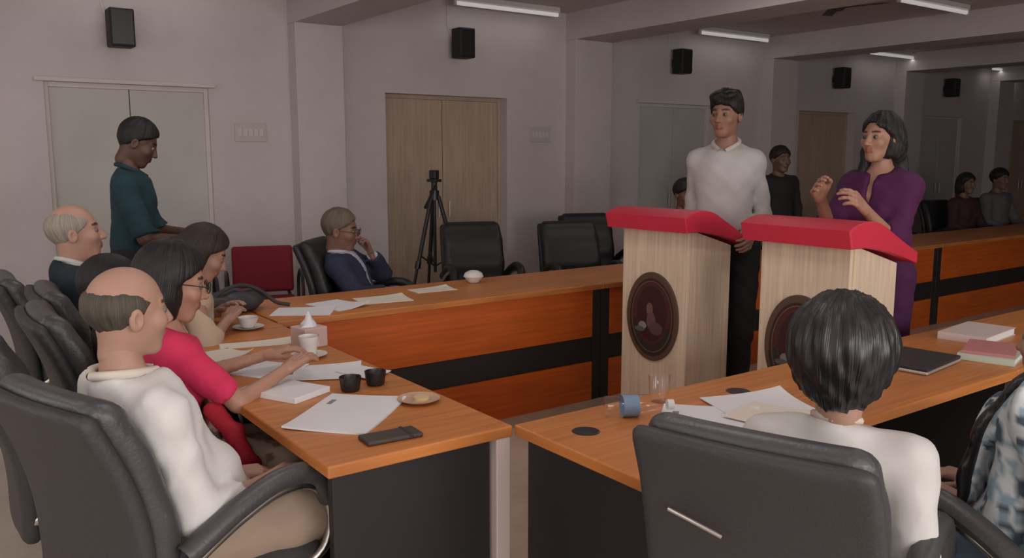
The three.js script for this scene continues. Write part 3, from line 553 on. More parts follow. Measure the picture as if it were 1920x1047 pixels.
// ---------------------------------------------------------------- office chairs
function makeChair(label, group, hide = M.leather, dull = M.leatherDull) {                 // faces +z, base at the origin
  const t = thing('office_chair', label, 'chair', [0, 0, 0], 0, group); t.userData.base = 'office_chair';
  const rb = (x, y, z, hx, hy, hz, r) => { const a = Math.abs(x) - hx + r, b = Math.abs(y) - hy + r, c = Math.abs(z) - hz + r; return Math.hypot(Math.max(a, 0), Math.max(b, 0), Math.max(c, 0)) + Math.min(Math.max(a, b, c), 0) - r; };
  const bend = (y) => -0.235 - 0.20 * clamp(y - 0.45, 0, 1) - 0.05 * Math.max(y - 0.86, 0) + 0.035 * Math.sin(clamp((y - 0.45) / 0.5, 0, 1) * Math.PI) - 0.5 * Math.pow(Math.max(y - 0.93, 0), 2) * 4;
  const width = (y) => 0.235 + 0.012 * Math.sin(clamp((y - 0.45) / 0.55, 0, 1) * Math.PI);
  const cush = (x, y, z) => { const zz = z - bend(y) - 0.30 * x * x; return rb(x * 0.235 / width(y), y - 0.735, zz, 0.235, 0.275, 0.05, 0.045) - 0.006 * Math.cos((y - 0.5) * 34) * (Math.abs(x) < 0.2 ? 1 : 0.4) * (zz > 0 ? 1 : 0.15); };
  const shell = (x, y, z) => { const zz = z - bend(y) + 0.062 - 0.30 * x * x; return rb(x * 0.235 / width(y), y - 0.715, zz, 0.246, 0.275, 0.026, 0.024); };
  part('back_cushion', boxUV(surfaceNet(cush, [-0.32, 0.40, -0.56], [0.32, 1.06, -0.06], 0.0115)), hide, t);
  part('back_shell', boxUV(surfaceNet(shell, [-0.32, 0.40, -0.64], [0.32, 1.04, -0.12], 0.0115)), dull, t);
  const seat = (x, y, z) => rb(x, y - 0.43 + 0.25 * Math.pow(Math.max(z - 0.1, 0), 2), z - 0.01, 0.245, 0.055, 0.25, 0.045);
  part('seat', boxUV(surfaceNet(seat, [-0.3, 0.33, -0.3], [0.3, 0.52, 0.32], 0.0115)), hide, t);
  for (const s of [-1, 1]) {
    const x = s * 0.262, path = [[x - s * 0.03, 0.50, -0.285], [x, 0.56, -0.20], [x, 0.635, -0.03], [x, 0.665, 0.10], [x, 0.645, 0.20], [x, 0.56, 0.255], [x, 0.46, 0.235], [x - s * 0.04, 0.40, 0.17], [x - s * 0.12, 0.375, 0.10]];
    const a = part('armrest', tube(path, 0.0135, 8, 48), M.chrome, t, 'curved metal arm loop');
    const c = new THREE.CatmullRomCurve3(path.slice(1, 6).map((p) => V(...p)), false, 'centripetal'), pg = new THREE.TubeGeometry(c, 30, 0.03, 10); // pad rides on the loop
    const pp = pg.attributes.position; for (let i = 0; i < pp.count; i++) { const X = pp.getX(i); pp.setX(i, x + (X - x) * 1.05); pp.setY(i, pp.getY(i) + 0.034); } pg.computeVertexNormals();
    part('arm_pad', boxUV(pg), hide, a, 'black padded armrest');
  }
  part('gas_lift', merge([rod([0, 0.10, 0], [0, 0.25, 0], 0.028), rod([0, 0.25, 0], [0, 0.385, 0], 0.018), box(-0.10, 0.10, 0.365, 0.39, -0.12, 0.12, 0.006)]), M.blackSatin, t);
  for (let i = 0; i < 5; i++) {
    const a = i * Math.PI * 2 / 5 + 0.3, d = [Math.sin(a), Math.cos(a)];
    const l = part('base_leg', rod([0, 0.10, 0], [d[0] * 0.30, 0.075, d[1] * 0.30], 0.026, 0.016), M.chrome, t);
    const w = new THREE.CylinderGeometry(0.028, 0.028, 0.04, 14); w.rotateZ(Math.PI / 2); w.rotateY(a); w.translate(d[0] * 0.30, 0.0285, d[1] * 0.30);
    part('caster', merge([w, rod([d[0] * 0.30, 0.03, d[1] * 0.30], [d[0] * 0.30, 0.08, d[1] * 0.30], 0.008)]), M.blackSatin, l);
  }
  return t;
}
const DEG = Math.PI / 180;
const chair0 = makeChair('black leather chair holding the bald man in the white shirt', 'black office chairs');
const CH = (x, z, yaw, label) => dup(chair0, [x, 0, z], yaw * DEG, label);
chair0.position.set(0.60, 0, -2.33); chair0.rotation.y = 108 * DEG;
const frontChair = CH(1.68, -1.15, 108, 'large black leather chair in front, seen from behind with chrome bar');
part('back_bar', tube([[0.165, 0.815, -0.385], [0.10, 0.80, -0.387], [0.045, 0.785, -0.386]], 0.006, 8, 8), M.chrome, frontChair, 'thin chrome bar on the back');
CH(0.53, -2.90, 88, 'black office chair under the woman in the pink blouse');
CH(0.75, -3.42, 90, 'black office chair of the dark-haired man behind the bald man');
CH(0.84, -3.98, 88, 'black office chair of the woman in beige at the head table');
CH(0.73, -4.51, 90, 'black office chair of the old white-haired man in a suit');
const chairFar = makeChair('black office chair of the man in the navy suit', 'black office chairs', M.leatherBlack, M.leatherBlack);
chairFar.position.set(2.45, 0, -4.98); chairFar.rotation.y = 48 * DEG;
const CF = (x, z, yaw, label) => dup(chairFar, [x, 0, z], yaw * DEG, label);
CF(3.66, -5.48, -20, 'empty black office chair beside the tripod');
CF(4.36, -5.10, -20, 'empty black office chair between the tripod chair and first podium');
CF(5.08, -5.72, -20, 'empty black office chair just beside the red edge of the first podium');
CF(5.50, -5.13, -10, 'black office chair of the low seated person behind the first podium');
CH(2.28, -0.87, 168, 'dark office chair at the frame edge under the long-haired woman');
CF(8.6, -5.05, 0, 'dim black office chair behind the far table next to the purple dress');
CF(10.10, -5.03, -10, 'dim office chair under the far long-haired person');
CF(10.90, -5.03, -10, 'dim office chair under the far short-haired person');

// ---------------------------------------------------------------- visitor chairs by the wall
function visitorChair(x, z, yaw, label) {
  const t = thing('visitor_chair', label, 'chair', [x, 0, z], yaw, 'cushioned visitor chairs at the wall');
  const bk = new RoundedBoxGeometry(0.46, 0.36, 0.055, 4, 0.026); bk.rotateX(-0.16); bk.translate(0, 0.665, -0.235); part('backrest', boxUV(bk), M.redFabric, t);
  part('seat', box(-0.235, 0.235, 0.40, 0.465, -0.20, 0.24, 0.028), M.redFabric, t);
  for (const s of [-1, 1]) part('frame', tube([[s * 0.18, 0.72, -0.275], [s * 0.20, 0.45, -0.225], [s * 0.26, 0.39, -0.20], [s * 0.262, 0.42, -0.20], [s * 0.265, 0.58, -0.20], [s * 0.27, 0.66, -0.10], [s * 0.27, 0.66, 0.12], [s * 0.27, 0.60, 0.22], [s * 0.268, 0.30, 0.25], [s * 0.266, 0.02, 0.28], [s * 0.266, 0.013, 0.0], [s * 0.266, 0.013, -0.25]], 0.0125, 8, 70), M.black, t);
  part('cross_bar', merge([rod([-0.266, 0.385, 0.2], [0.266, 0.385, 0.2], 0.011), rod([-0.266, 0.385, -0.19], [0.266, 0.385, -0.19], 0.011)]), M.black, t);
}
visitorChair(2.22, -6.28, -18 * DEG, 'red cushioned visitor chair standing by the wall pillar');
visitorChair(1.56, -6.22, -14 * DEG, 'visitor chair with dark arm loop, mostly hidden behind the seated women');

// ---------------------------------------------------------------- camera tripod
{
  const t = thing('tripod', 'black camera tripod standing before the brown door', 'tripod', [3.72, 0, -6.28], 0.4);
  part('center_column', rod([0, 0.55, 0], [0, 1.24, 0], 0.014), M.black, t);
  for (let i = 0; i < 3; i++) {
    const a = i * Math.PI * 2 / 3 + 0.35, d = [Math.sin(a), Math.cos(a)], P = (r, y) => [d[0] * r, y, d[1] * r];
    const l = part('leg', merge([rod(P(0.035, 1.20), P(0.20, 0.62), 0.018), rod(P(0.20, 0.64), P(0.36, 0.02), 0.013)]), M.black, t);
    part('clamp', rod(P(0.192, 0.66), P(0.207, 0.60), 0.026), M.blackSatin, l); part('foot', rod(P(0.358, 0.03), P(0.364, 0.0), 0.018), M.blackSatin, l);
    part('brace', rod(P(0.0, 0.60), P(0.175, 0.71), 0.007), M.black, t);
  }
  part('crown', rod([0, 1.17, 0], [0, 1.25, 0], 0.045, 0.04, 16), M.blackSatin, t);
  part('pan_head', merge([rod([0, 1.24, 0], [0, 1.32, 0], 0.026), box(-0.04, 0.04, 1.32, 1.345, -0.05, 0.05, 0.004), box(-0.03, 0.03, 1.345, 1.42, -0.035, 0.035, 0.01)]), M.black, t);
  part('pan_handle', rod([0, 1.30, 0.02], [-0.26, 1.12, 0.10], 0.009, 0.014), M.black, t);
}
// ---------------------------------------------------------------- the people
const BLACKHAIR = [0.012, 0.010, 0.010];
const hash3 = (x, y, z) => fract(Math.sin(Math.floor(x) * 12.9898 + Math.floor(y) * 78.233 + Math.floor(z) * 37.719) * 43758.5453);
const sariPrint = (x, y, z) => { const h = hash3(x / 0.026, y / 0.026, z / 0.026); return h > 0.82 ? [0.30, 0.17, 0.12] : h > 0.7 ? [0.46, 0.28, 0.21] : [0.56, 0.46, 0.36]; };
const scarfPrint = (x, y, z) => { const h = hash3(x / 0.022, y / 0.022, z / 0.022); return h > 0.8 ? [0.06, 0.09, 0.12] : h > 0.55 ? [0.25, 0.36, 0.42] : [0.55, 0.60, 0.62]; };
function strip(root, name, path, r1, r2, flat, mat, colour, label) {       // cloth band along a path, flattened along `flat`
  const lo = [0, 1, 2].map((i) => Math.min(...path.map((p) => p[i])) - r1 - 0.04), hi = [0, 1, 2].map((i) => Math.max(...path.map((p) => p[i])) + r1 + 0.04), n = path.length - 1;
  const f = (x, y, z) => { let d = 1e9; for (let i = 0; i < n; i++) d = smin(d, capFlat(x, y, z, path[i], path[i + 1], lerp(r1, r2, i / n), lerp(r1, r2, (i + 1) / n), flat, 0.28), 0.02); return d + 0.003 * wob(x, y, z); };
  part(name, surfaceNet(f, lo, hi, 0.010, colour), mat, root, label);
}
person('standing man in dark teal shirt looking down at his hands', {
  pos: [1.05, 0, -5.06], yaw: 72 * DEG, s: 1.02, skin: [0.10, 0.050, 0.032], head: { pitch: 0.42, yaw: 0.05 }, lean: 0.04, headFwd: 0.02,
  L: { to: [0.10, 1.10, 0.33], curl: 1.1, up: [0.3, 1, 0] }, R: { to: [-0.06, 1.08, 0.30], curl: 1.1, up: [-0.3, 1, 0] },
  hair: { kind: 'short', thick: 0.013, top: 1.7, line: 0.01, color: [0.008, 0.007, 0.007] }, outfit: { top: [0.008, 0.038, 0.052], sleeve: 0.95, hem: -0.1, legs: [0.012, 0.014, 0.018], collar: [0.008, 0.036, 0.05] } });
person('old man with thin white hair in a dark suit at the head table', {
  pos: [0.70, 0, -4.50], yaw: 88 * DEG, seat: true, hipY: 0.55, s: 0.97, lean: -0.06, hs: 1.12, skin: [0.47, 0.27, 0.20], head: { pitch: -0.06, yaw: -0.12 },
  hair: { kind: 'fringe', thick: 0.010, bald: 0.075, color: [0.42, 0.36, 0.30], gloss: 0.7 },
  outfit: { top: [0.55, 0.55, 0.56], collar: [0.6, 0.58, 0.57], jacket: [0.012, 0.022, 0.032], tie: [0.05, 0.02, 0.03], legs: [0.012, 0.016, 0.022] } });
person('dark-haired man mostly hidden behind the bald man and pink-bloused woman', {
  pos: [0.72, 0, -3.42], yaw: 88 * DEG, seat: true, hipY: 0.51, lean: -0.22, s: 0.84, hs: 1.0, skin: [0.40, 0.23, 0.165], head: { yaw: -0.1, pitch: 0.05 },
  hair: { kind: 'short', thick: 0.014 }, outfit: { top: [0.05, 0.035, 0.03], legs: [0.02, 0.02, 0.022] } });
person('bald man with grey fringe in white shirt, reclining in the front chair', {
  pos: [0.59, 0, -2.32], yaw: 100 * DEG, seat: true, hipY: 0.53, lean: -0.32, s: 0.98, girth: 1.12, hs: 0.97, skin: [0.42, 0.24, 0.175], head: { yaw: 0.0, pitch: 0.16, roll: 0.05 }, headFwd: 0.02,
  R: { to: [-0.13, 0.66, 0.17], curl: 0.7, pole: [-0.25, -0.7, -0.5] }, L: { to: [0.04, 0.64, 0.13], curl: 0.6, pole: [0.25, -0.7, -0.5] }, knees: { L: [0.13, 0.50, 0.40], R: [-0.15, 0.52, 0.43] },
  hair: { kind: 'fringe', thick: 0.012, bald: 0.05, color: [0.085, 0.070, 0.050], gloss: 0.6 },
  outfit: { top: [0.70, 0.69, 0.67], sleeve: 1.55, belly: 0.035, hem: -0.16, collar: [0.66, 0.60, 0.52], legs: [0.36, 0.27, 0.20], fold: 0.006 } });
person('woman in pink blouse and beige printed sari with black bobbed hair', {
  pos: [0.65, 0, -2.90], yaw: 92 * DEG, knees: { L: [0.02, 0.50, 0.40], R: [-0.21, 0.50, 0.36] }, seat: true, hipY: 0.55, lean: 0.10, female: true, s: 0.90, hs: 1.09, skin: [0.42, 0.225, 0.155], head: { pitch: 0.16, yaw: -0.15 }, glasses: true,
  R: { to: [-0.12, 0.815, 0.40], curl: 0.4, pole: [-0.5, -0.8, -0.2] }, L: { to: [0.12, 0.815, 0.42], curl: 0.5, pole: [0.5, -0.8, -0.2] },
  hair: { kind: 'bob', thick: 0.016, color: [0.009, 0.007, 0.007], gloss: 0.5 },
  outfit: { topName: 'blouse', top: [0.66, 0.030, 0.105], sleeve: 0.85, hem: 0.02, neck: 0.49, skirt: true, legs: [0.5, 0.4, 0.32], legPattern: sariPrint,
    drape: (root, { at }) => {
      strip(root, 'sari_drape', [at(-0.14, 0.02, 0.15), at(-0.05, 0.14, 0.165), at(0.06, 0.30, 0.165), at(0.13, 0.43, 0.085), at(0.14, 0.47, -0.02), at(0.12, 0.36, -0.135), at(0.10, 0.1, -0.16)], 0.075, 0.06, [0, 0.2, 0.98], patMat, sariPrint, 'beige printed sari end over the far shoulder');
      strip(root, 'sari_border', [[-0.17, 0.74, 0.12], [-0.215, 0.66, 0.17], [-0.275, 0.56, 0.20], [-0.29, 0.44, 0.20]], 0.034, 0.030, [0.9, 0.4, 0], cloth([0.42, 0.012, 0.03]), null, 'red sari border hanging at the lap');
    } } });
person('woman in beige with brown-tinged dark hair, behind the pink-bloused woman', {
  pos: [0.90, 0, -3.98], yaw: 86 * DEG, seat: true, hipY: 0.55, lean: 0.42, female: true, s: 0.92, hs: 1.06, skin: [0.36, 0.20, 0.14], head: { pitch: 0.28, yaw: -0.1 },
  R: { to: [-0.16, 0.815, 0.28], curl: 0.4, pole: [-0.6, -0.6, 0] }, L: { to: [0.12, 0.815, 0.32], curl: 0.4, pole: [0.6, -0.6, 0] },
  hair: { kind: 'tied', thick: 0.016, color: [0.030, 0.018, 0.011] }, outfit: { topName: 'kurta', top: [0.52, 0.40, 0.29], sleeve: 1.5, hem: -0.12, legs: [0.42, 0.33, 0.25] } });
person('grey-haired man in navy suit resting his chin on his hand', {
  pos: [2.43, 0, -4.98], yaw: 52 * DEG, seat: true, hipY: 0.53, lean: -0.40, s: 0.86, hs: 1.10, skin: [0.22, 0.11, 0.075], head: { pitch: 0.30, yaw: 0.05, roll: 0.08 }, glasses: true, headFwd: 0.02,
  L: { to: [0.06, 0.925, 0.02], curl: 1.2, pole: [0.7, -0.8, 0.5], up: [0.6, 0, 0.8], dir: [-0.25, 0.9, -0.3] }, R: { to: [-0.17, 0.70, 0.20], curl: 0.5 },
  hair: { kind: 'short', thick: 0.010, line: 0.008, color: [0.16, 0.125, 0.09], gloss: 0.65 },
  outfit: { top: [0.40, 0.42, 0.50], collar: [0.45, 0.44, 0.52], jacket: [0.020, 0.024, 0.052], legs: [0.016, 0.018, 0.03] } });
person('black-haired person seated low behind the first podium', {
  pos: [5.50, 0, -5.10], yaw: -10 * DEG, seat: true, hipY: 0.56, s: 1.0, skin: [0.2, 0.1, 0.07], head: { pitch: 0.1 }, hair: { kind: 'short', thick: 0.018 }, outfit: { top: [0.30, 0.24, 0.23], legs: [0.02, 0.02, 0.02] } });
person('young man in white shirt with swept-up dark hair at the first podium', {
  pos: [3.80, 0, -3.22], yaw: -62 * DEG, s: 1.115, sw: 0.132, girth: 0.84, hs: 0.99, skin: [0.30, 0.155, 0.105], head: { yaw: -0.22, pitch: 0.0 },
  L: { to: [0.19, 1.12, 0.16], curl: 0.5, pole: [0.1, -0.3, -0.9] }, R: { to: [-0.20, 1.10, 0.17], curl: 0.5, pole: [-0.1, -0.3, -0.9] },
  hair: { kind: 'quiff', thick: 0.013, color: [0.012, 0.008, 0.007] }, outfit: { top: [0.50, 0.49, 0.475], collar: [0.54, 0.49, 0.45], sleeve: 1.8, hem: -0.14, legs: [0.012, 0.012, 0.014], fold: 0.005, sleeveW: 0.92 } });
person('dark-clothed person standing in the dim far area before the brown door', {
  pos: [6.85, 0, -5.15], yaw: -15 * DEG, s: 0.95, skin: [0.16, 0.085, 0.06], hair: { kind: 'short', thick: 0.014 }, outfit: { top: [0.012, 0.011, 0.010], legs: [0.012, 0.012, 0.012] } });
const speakerWoman = person('woman in purple kurta with long black hair speaking at the second podium', {
  pos: [3.93, 0, -2.36], yaw: -84 * DEG, s: 1.03, sw: 0.130, female: true, skin: [0.40, 0.215, 0.145], head: { yaw: -0.22, pitch: -0.02 },
  L: { to: [0.11, 1.30, 0.36], curl: 0.7, pole: [0.15, -0.9, -0.3], up: [0.8, 0.4, 0] }, R: { to: [-0.09, 1.35, 0.40], curl: 0.6, pole: [-0.2, -0.9, -0.2], up: [-0.8, 0.4, 0] },
  hair: { kind: 'long', len: 0.36, back: -0.165, side: -1, sway: 0.05, thick: 0.016, rough: 2.4 }, outfit: { topName: 'kurta', top: [0.075, 0.008, 0.062], sleeve: 1.35, hem: -0.42, topVee: 0.035, topVeeY: 0.33, legs: [0.06, 0.008, 0.055], sleeveW: 1.1, belly: 0.0 } });
person('long-haired person seated at the dim far table', {
  pos: [10.10, 0, -5.0], yaw: -10 * DEG, seat: true, hipY: 0.56, female: true, cell: 0.02, skin: [0.20, 0.11, 0.075], hair: { kind: 'long', len: 0.3, thick: 0.02 }, outfit: { top: [0.05, 0.02, 0.022], legs: [0.02, 0.02, 0.02] } });
person('short-haired person in grey seated farthest at the dim table', {
  pos: [10.90, 0, -5.0], yaw: -10 * DEG, seat: true, hipY: 0.58, s: 1.03, cell: 0.02, skin: [0.20, 0.11, 0.075], hair: { kind: 'short', thick: 0.02 }, outfit: { top: [0.13, 0.12, 0.12], legs: [0.02, 0.02, 0.02] } });
person('person in pale shirt seen from behind, thick black and grey hair, front chair', {
  pos: [1.765, 0, -1.125], yaw: 110 * DEG, seat: true, hipY: 0.53, lean: -0.05, s: 0.80, neckUp: 0.032, sw: 0.205, hs: 1.05, skin: [0.42, 0.24, 0.17], head: { yaw: 0.18, pitch: 0.05 },
  R: { to: [-0.185, 0.655, 0.17], curl: 0.5, pole: [-0.05, -0.5, -0.8] }, L: { to: [0.20, 0.715, 0.22], curl: 0.5 }, knees: { L: [0.32, 0.49, 0.36], R: [0.06, 0.49, 0.42] },
  hair: { kind: 'full', thick: 0.018, color: [0.020, 0.018, 0.019], gloss: 0.36, rough: 2.2 }, outfit: { top: [0.62, 0.605, 0.585], sleeve: 1.7, collar: [0.62, 0.52, 0.44], legs: [0.05, 0.05, 0.06], fold: 0.005 } });
person('woman with long dark hair and blue patterned scarf at the frame edge', {
  pos: [2.23, 0, -0.88], sw: 0.165, yaw: 168 * DEG, seat: true, hipY: 0.52, lean: 0.0, side: -0.20, female: true, s: 0.88, hs: 1.04, skin: [0.36, 0.2, 0.14], head: { yaw: 0.1 },
  L: { to: [0.04, 0.645, 0.20], curl: 0.5, pole: [0.3, -0.4, -0.8] }, R: { to: [-0.12, 0.645, 0.24], curl: 0.5 },
  hair: { kind: 'long', len: 0.36, thick: 0.02, side: 1, sway: 0.20 },
  outfit: { topName: 'kurta', top: [0.5, 0.52, 0.54], topPattern: scarfPrint, sleeve: 1.4, hem: -0.12, legs: [0.10, 0.14, 0.20],
    drape: (root, { at }) => { strip(root, 'hair_lock', [at(0.06, 0.60, 0.0), at(0.12, 0.53, 0.02), at(0.165, 0.475, 0.045), at(0.185, 0.39, 0.085), at(0.165, 0.26, 0.12), at(0.14, 0.16, 0.13)], 0.062, 0.04, [0.3, 0.3, 0.9], hairMat(BLACKHAIR), null, 'long dark hair falling over the shoulder'); strip(root, 'scarf', [at(0.10, 0.10, -0.12), at(0.15, 0.30, -0.12), at(0.165, 0.46, -0.02), at(0.11, 0.38, 0.11), at(0.06, 0.18, 0.13)], 0.085, 0.08, [0.2, 0.1, 0.97], patMat, scarfPrint, 'blue and white patterned scarf'); } } });
// ---------------------------------------------------------------- things on the tables and in hands
const markTex = (() => { const c = document.createElement('canvas'); c.width = 128; c.height = 180; const g = c.getContext('2d'); g.fillStyle = '#ffffff'; g.fillRect(0, 0, 128, 180); g.fillStyle = '#9a9a9c'; g.fillRect(46, 20, 36, 12); const t = new THREE.CanvasTexture(c); t.colorSpace = THREE.SRGBColorSpace; return t; })();
const printed = std(lin(0.74, 0.745, 0.76), 0.85, { map: markTex });
function sheetGeo(w, h, t, curl) {                  // a page lying flat, a little lifted at one corner
  const g = new THREE.BoxGeometry(w, t, h, 8, 1, 8), p = g.attributes.position;
  for (let i = 0; i < p.count; i++) { const a = Math.max(0, p.getX(i) / w + p.getZ(i) / h); p.setY(i, p.getY(i) + t / 2 + curl * a * a * a); } g.computeVertexNormals(); return g;
}
const onTable = (name, x, z, turn, label, cat, group) => thing(name, label, cat, [x, TT, z], turn, group);
function sheet(x, z, turn, label, o = {}) { const t = onTable('paper_sheet', x, z, turn, label, 'paper', o.group); t.position.y += o.y ?? 0; part('page', sheetGeo(o.w ?? 0.21, o.h ?? 0.297, o.t ?? 0.0025, o.curl ?? 0.012), o.mat || (o.print ? printed : M.paper), t); return t; }
sheet(1.06, -3.09, 0.5, 'white paper sheet in front of the pink-bloused woman', { print: true });
sheet(1.22, -2.90, 1.1, 'white printed sheet with a grey mark, beside the black cups', { print: true, y: 0.004 });
sheet(1.345, -2.80, 0.3, 'small white paper near the inner edge beyond the black cups', { w: 0.12, h: 0.17, y: 0.008, curl: 0.004 });
sheet(1.20, -3.52, 1.3, 'cream paper strip across the far part of the head table', { w: 0.10, h: 0.30, mat: M.paperWarm });
sheet(1.02, -3.40, 0.2, 'crumpled pale paper before the woman in beige', { w: 0.16, h: 0.2, curl: 0.03, mat: M.paperWarm });
sheet(1.66, -4.13, 1.0, 'white paper at the corner end of the far table', { w: 0.22, h: 0.3 });
sheet(1.88, -4.20, 0.2, 'white paper fanned beside the suited man, middle of three', { w: 0.21, h: 0.3, curl: 0.03 });
sheet(2.16, -4.22, 1.4, 'white paper in front of the suited man, nearest the tripod', { w: 0.21, h: 0.29, mat: M.paperWarm });
sheet(2.56, -4.36, 1.5, 'flat pale paper on the far table before the white bowl', { w: 0.15, h: 0.26, mat: M.paperWarm });
sheet(1.98, -1.70, 0.7, 'white paper on the near table beside the big chair', { print: true });
sheet(2.20, -1.70, 1.2, 'white paper on the near table next to the black-haired head', { curl: 0.02, y: 0.004 });
sheet(2.12, -1.58, 0.2, 'warm white sheet at the near table edge above the chair', { mat: M.paperWarm, w: 0.21, h: 0.22, y: 0.008 });
{ const t = onTable('notepad', 1.02, -2.72, 0.45, 'thick white notepad beside the printed sheet', 'notepad'); part('pages', box(-0.085, 0.085, 0, 0.02, -0.12, 0.12, 0.002), M.paper, t); part('binding', box(-0.087, 0.087, 0, 0.022, -0.127, -0.117, 0.002), M.post, t); }
{ const t = onTable('booklet', 1.09, -2.385, 0.75, 'open white booklet near the front corner of the head table', 'booklet');
  for (const s of [-1, 1]) { const g = sheetGeo(0.185, 0.262, 0.006, 0.006); if (s < 0) g.rotateY(Math.PI); g.translate(s * 0.0935, 0.0, 0); part('page', g, s > 0 ? printed : M.paper, t); } }
{ const t = onTable('phone_case', 1.09, -2.10, 1.45 - Math.PI / 2 + 0.05, 'dark flat phone case near the front edge of the head table', 'phone'); part('cover', box(-0.085, 0.085, 0, 0.014, -0.04, 0.04, 0.006), std(lin(0.05, 0.035, 0.028), 0.5), t); part('strap', box(0.04, 0.052, 0.0, 0.016, -0.041, 0.041, 0.003), M.black, t); }
function cupGeo(r1, r2, h, w = 0.004) { return new THREE.LatheGeometry([[0, 0], [r1 * 0.8, 0], [r1, 0.006], [r2, h], [r2 - w, h], [r1 - w, 0.012], [0, 0.01]].map((p) => new THREE.Vector2(...p)), 24); }
function cup(x, z, label, mat, r1, r2, h, handle, saucer) {
  const t = onTable('cup', x, z, 0.6, label, 'cup'); const y = saucer ? 0.006 : 0;
  if (saucer) part('saucer', new THREE.LatheGeometry([[0, 0], [0.04, 0], [0.07, 0.012], [0.072, 0.014], [0.04, 0.006], [0, 0.006]].map((p) => new THREE.Vector2(...p)), 26), mat, t);
  const g = cupGeo(r1, r2, h); g.translate(0, y, 0); part('bowl', g, mat, t);
  if (handle) part('handle', tube([[r2 - 0.004, y + h * 0.85, 0], [r2 + 0.022, y + h * 0.78, 0], [r2 + 0.022, y + h * 0.4, 0], [r1, y + h * 0.25, 0]], 0.004, 8, 16), mat, t);
}
cup(1.21, -2.62, 'black cup nearer the notepad, one of two black cups', M.blackSatin, 0.032, 0.038, 0.05, true);
cup(1.315, -2.64, 'black cup nearer the inner table edge, one of two black cups', M.blackSatin, 0.032, 0.038, 0.05, true);
cup(1.29, -3.17, 'white cup standing on a saucer on the head table', M.ceramic, 0.028, 0.042, 0.08, true, true);
cup(1.28, -3.86, 'small pale bowl-shaped cup at the far end of the head table', M.ceramic, 0.03, 0.05, 0.05, false, true);
{ const t = onTable('bowl', 2.92, -4.46, 0, 'small white covered bowl on the far table before the empty chair', 'bowl'); part('bowl', cupGeo(0.035, 0.062, 0.04), M.ceramic, t); part('lid', new THREE.LatheGeometry([[0.064, 0.04], [0.055, 0.062], [0.03, 0.076], [0.0, 0.08]].reverse().map((p) => new THREE.Vector2(...p)), 24), M.ceramic, t); }
{ const t = onTable('plate', 1.335, -2.37, 0, 'small beige plate with a biscuit beside the open booklet', 'plate'); part('dish', new THREE.LatheGeometry([[0, 0], [0.04, 0], [0.068, 0.012], [0.070, 0.014], [0.04, 0.005], [0, 0.005]].map((p) => new THREE.Vector2(...p)), 26), std(lin(0.55, 0.36, 0.24), 0.4), t); part('biscuit', rod([0.01, 0.005, 0], [0.01, 0.016, 0], 0.026, 0.026, 18), std(lin(0.62, 0.46, 0.26), 0.8), t); }
{ const t = onTable('tissue_box', 1.37, -3.36, 0.2, 'pale pink tissue box at the inner edge of the head table', 'box'); part('carton', box(-0.055, 0.055, 0, 0.085, -0.055, 0.055, 0.004), std(lin(0.55, 0.40, 0.36), 0.7), t);
  const g = new THREE.ConeGeometry(0.035, 0.07, 9, 4, true); const p = g.attributes.position; for (let i = 0; i < p.count; i++) p.setX(i, p.getX(i) * (1 + 0.5 * Math.sin(i * 2.3))); g.computeVertexNormals(); g.translate(0, 0.115, 0); part('tissue', g, M.paper, t); }
{ const t = onTable('handbag', 1.36, -4.33, 0.35, 'black handbag lying at the corner of the tables', 'bag');
  const f = (x, y, z) => ell(x, y, z, [0, 0.055, 0], [0.19, 0.065, 0.11]) + 0.006 * wob(x * 1.4, y, z); const F = (x, y, z) => smax(f(x, y, z), -y + 0.001, 0.006);
  part('pouch', boxUV(surfaceNet(F, [-0.24, -0.02, -0.16], [0.24, 0.15, 0.16], 0.009)), M.leatherDull, t); part('strap', tube([[-0.16, 0.07, 0.02], [-0.08, 0.13, 0.05], [0.03, 0.14, 0.05], [0.13, 0.10, 0.06], [0.21, 0.03, 0.09], [0.27, 0.012, 0.12]], 0.010, 8, 40), M.leatherDull, t); }
{ const t = onTable('water_bottle', 1.80, -1.84, -0.5, 'clear plastic bottle lying on the near table', 'bottle');
  const g = new THREE.LatheGeometry([[0, 0], [0.03, 0.002], [0.033, 0.02], [0.032, 0.06], [0.033, 0.10], [0.033, 0.14], [0.016, 0.18], [0.014, 0.20]].map((p) => new THREE.Vector2(...p)), 20); g.rotateZ(-Math.PI / 2); g.translate(-0.1, 0.034, 0); part('bottle_body', g, M.glass, t);
  part('label_band', (() => { const q = new THREE.CylinderGeometry(0.0336, 0.0336, 0.05, 20, 1, true); q.rotateZ(-Math.PI / 2); q.translate(-0.02, 0.034, 0); return q; })(), std(lin(0.20, 0.30, 0.45), 0.5), t); part('cap', rod([0.098, 0.034, 0], [0.118, 0.034, 0], 0.016, 0.016, 16), M.white, t); }
{ const t = onTable('tumbler', 1.97, -1.91, 0, 'clear glass tumbler by the bottle on the near table', 'glass'); part('glass', cupGeo(0.03, 0.036, 0.09, 0.003), M.glass, t); }
{ const t = onTable('laptop', 3.14, -1.70, 0.12, 'closed dark laptop on the near table behind the head', 'laptop'); part('base', box(-0.16, 0.16, 0.002, 0.014, -0.115, 0.115, 0.004), M.silver, t); part('lid', box(-0.16, 0.16, 0.015, 0.027, -0.115, 0.115, 0.004), std(lin(0.025, 0.024, 0.026), 0.45), t); }
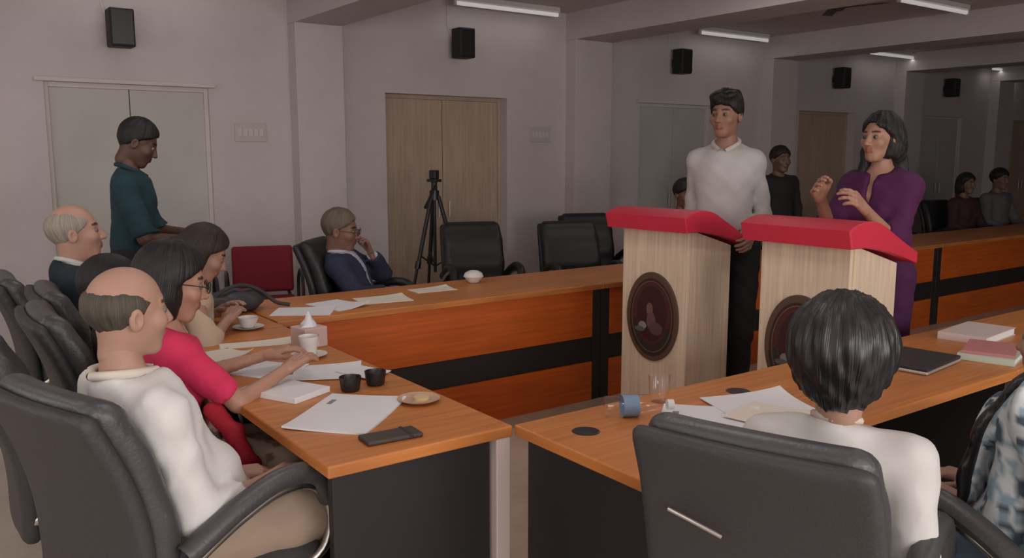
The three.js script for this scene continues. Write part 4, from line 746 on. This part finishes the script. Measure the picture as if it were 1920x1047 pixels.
function book(x, y, z, turn, w, d, h, cov, label) { const t = onTable('book', x, z, turn, label, 'book', 'books and files on the near table'); t.position.y += y;
  const c = std(lin(...cov), 0.6); part('cover', merge([box(-w / 2, w / 2, 0, 0.003, -d / 2, d / 2, 0.001), box(-w / 2, w / 2, h - 0.003, h, -d / 2, d / 2, 0.001), box(-w / 2, -w / 2 + 0.003, 0.003, h - 0.003, -d / 2, d / 2, 0.001)]), c, t); part('pages', box(-w / 2 + 0.004, w / 2 - 0.004, 0.003, h - 0.003, -d / 2 + 0.004, d / 2 - 0.004, 0.001), M.paper, t); }
book(3.50, 0, -1.575, 0.25, 0.26, 0.20, 0.026, [0.50, 0.56, 0.46], 'pale green-white file at the bottom of the pile by the laptop');
book(3.51, 0.026, -1.585, 0.35, 0.25, 0.18, 0.012, [0.50, 0.20, 0.20], 'thin red-covered book in the middle of the pile by the laptop');
book(3.84, 0, -1.80, 0.1, 0.34, 0.20, 0.034, [0.64, 0.54, 0.51], 'long pinkish white file behind the pile at the frame edge');
{ const p = new THREE.Group(); p.name = numbered('phone'); scene.add(p); p.userData = { label: 'dark phone held by the standing man in teal', category: 'phone' };
  p.position.set(1.05, 0, -5.06); p.rotation.y = 72 * DEG; const g = box(-0.038, 0.038, -0.005, 0.005, -0.078, 0.078, 0.004); g.rotateX(0.5); g.translate(0.02, 1.125, 0.41); part('case', g, M.blackSatin, p); const s = box(-0.034, 0.034, 0.0049, 0.0059, -0.072, 0.072, 0); s.rotateX(0.5); s.translate(0.02, 1.125, 0.41); part('screen', s, M.black, p); }
{ const e = new THREE.SphereGeometry(0.011, 12, 10); e.scale(0.7, 1.3, 1); e.translate(0, 0, 0); const m = part('earring', e, M.white, speakerWoman, 'white ear ornament'); const b = new THREE.Box3().setFromObject(speakerWoman.children.find((c) => c.name === 'hair').geometry ? speakerWoman.children.find((c) => c.name === 'eye') : speakerWoman); const c = b.getCenter(V(0, 0, 0)); speakerWoman.worldToLocal(c); m.position.set(0.082, c.y - 0.035, c.z - 0.085); }
scene.traverse((o) => { if (o.isMesh) { o.castShadow = true; o.receiveShadow = true; } });
renderer.render(scene, camera);
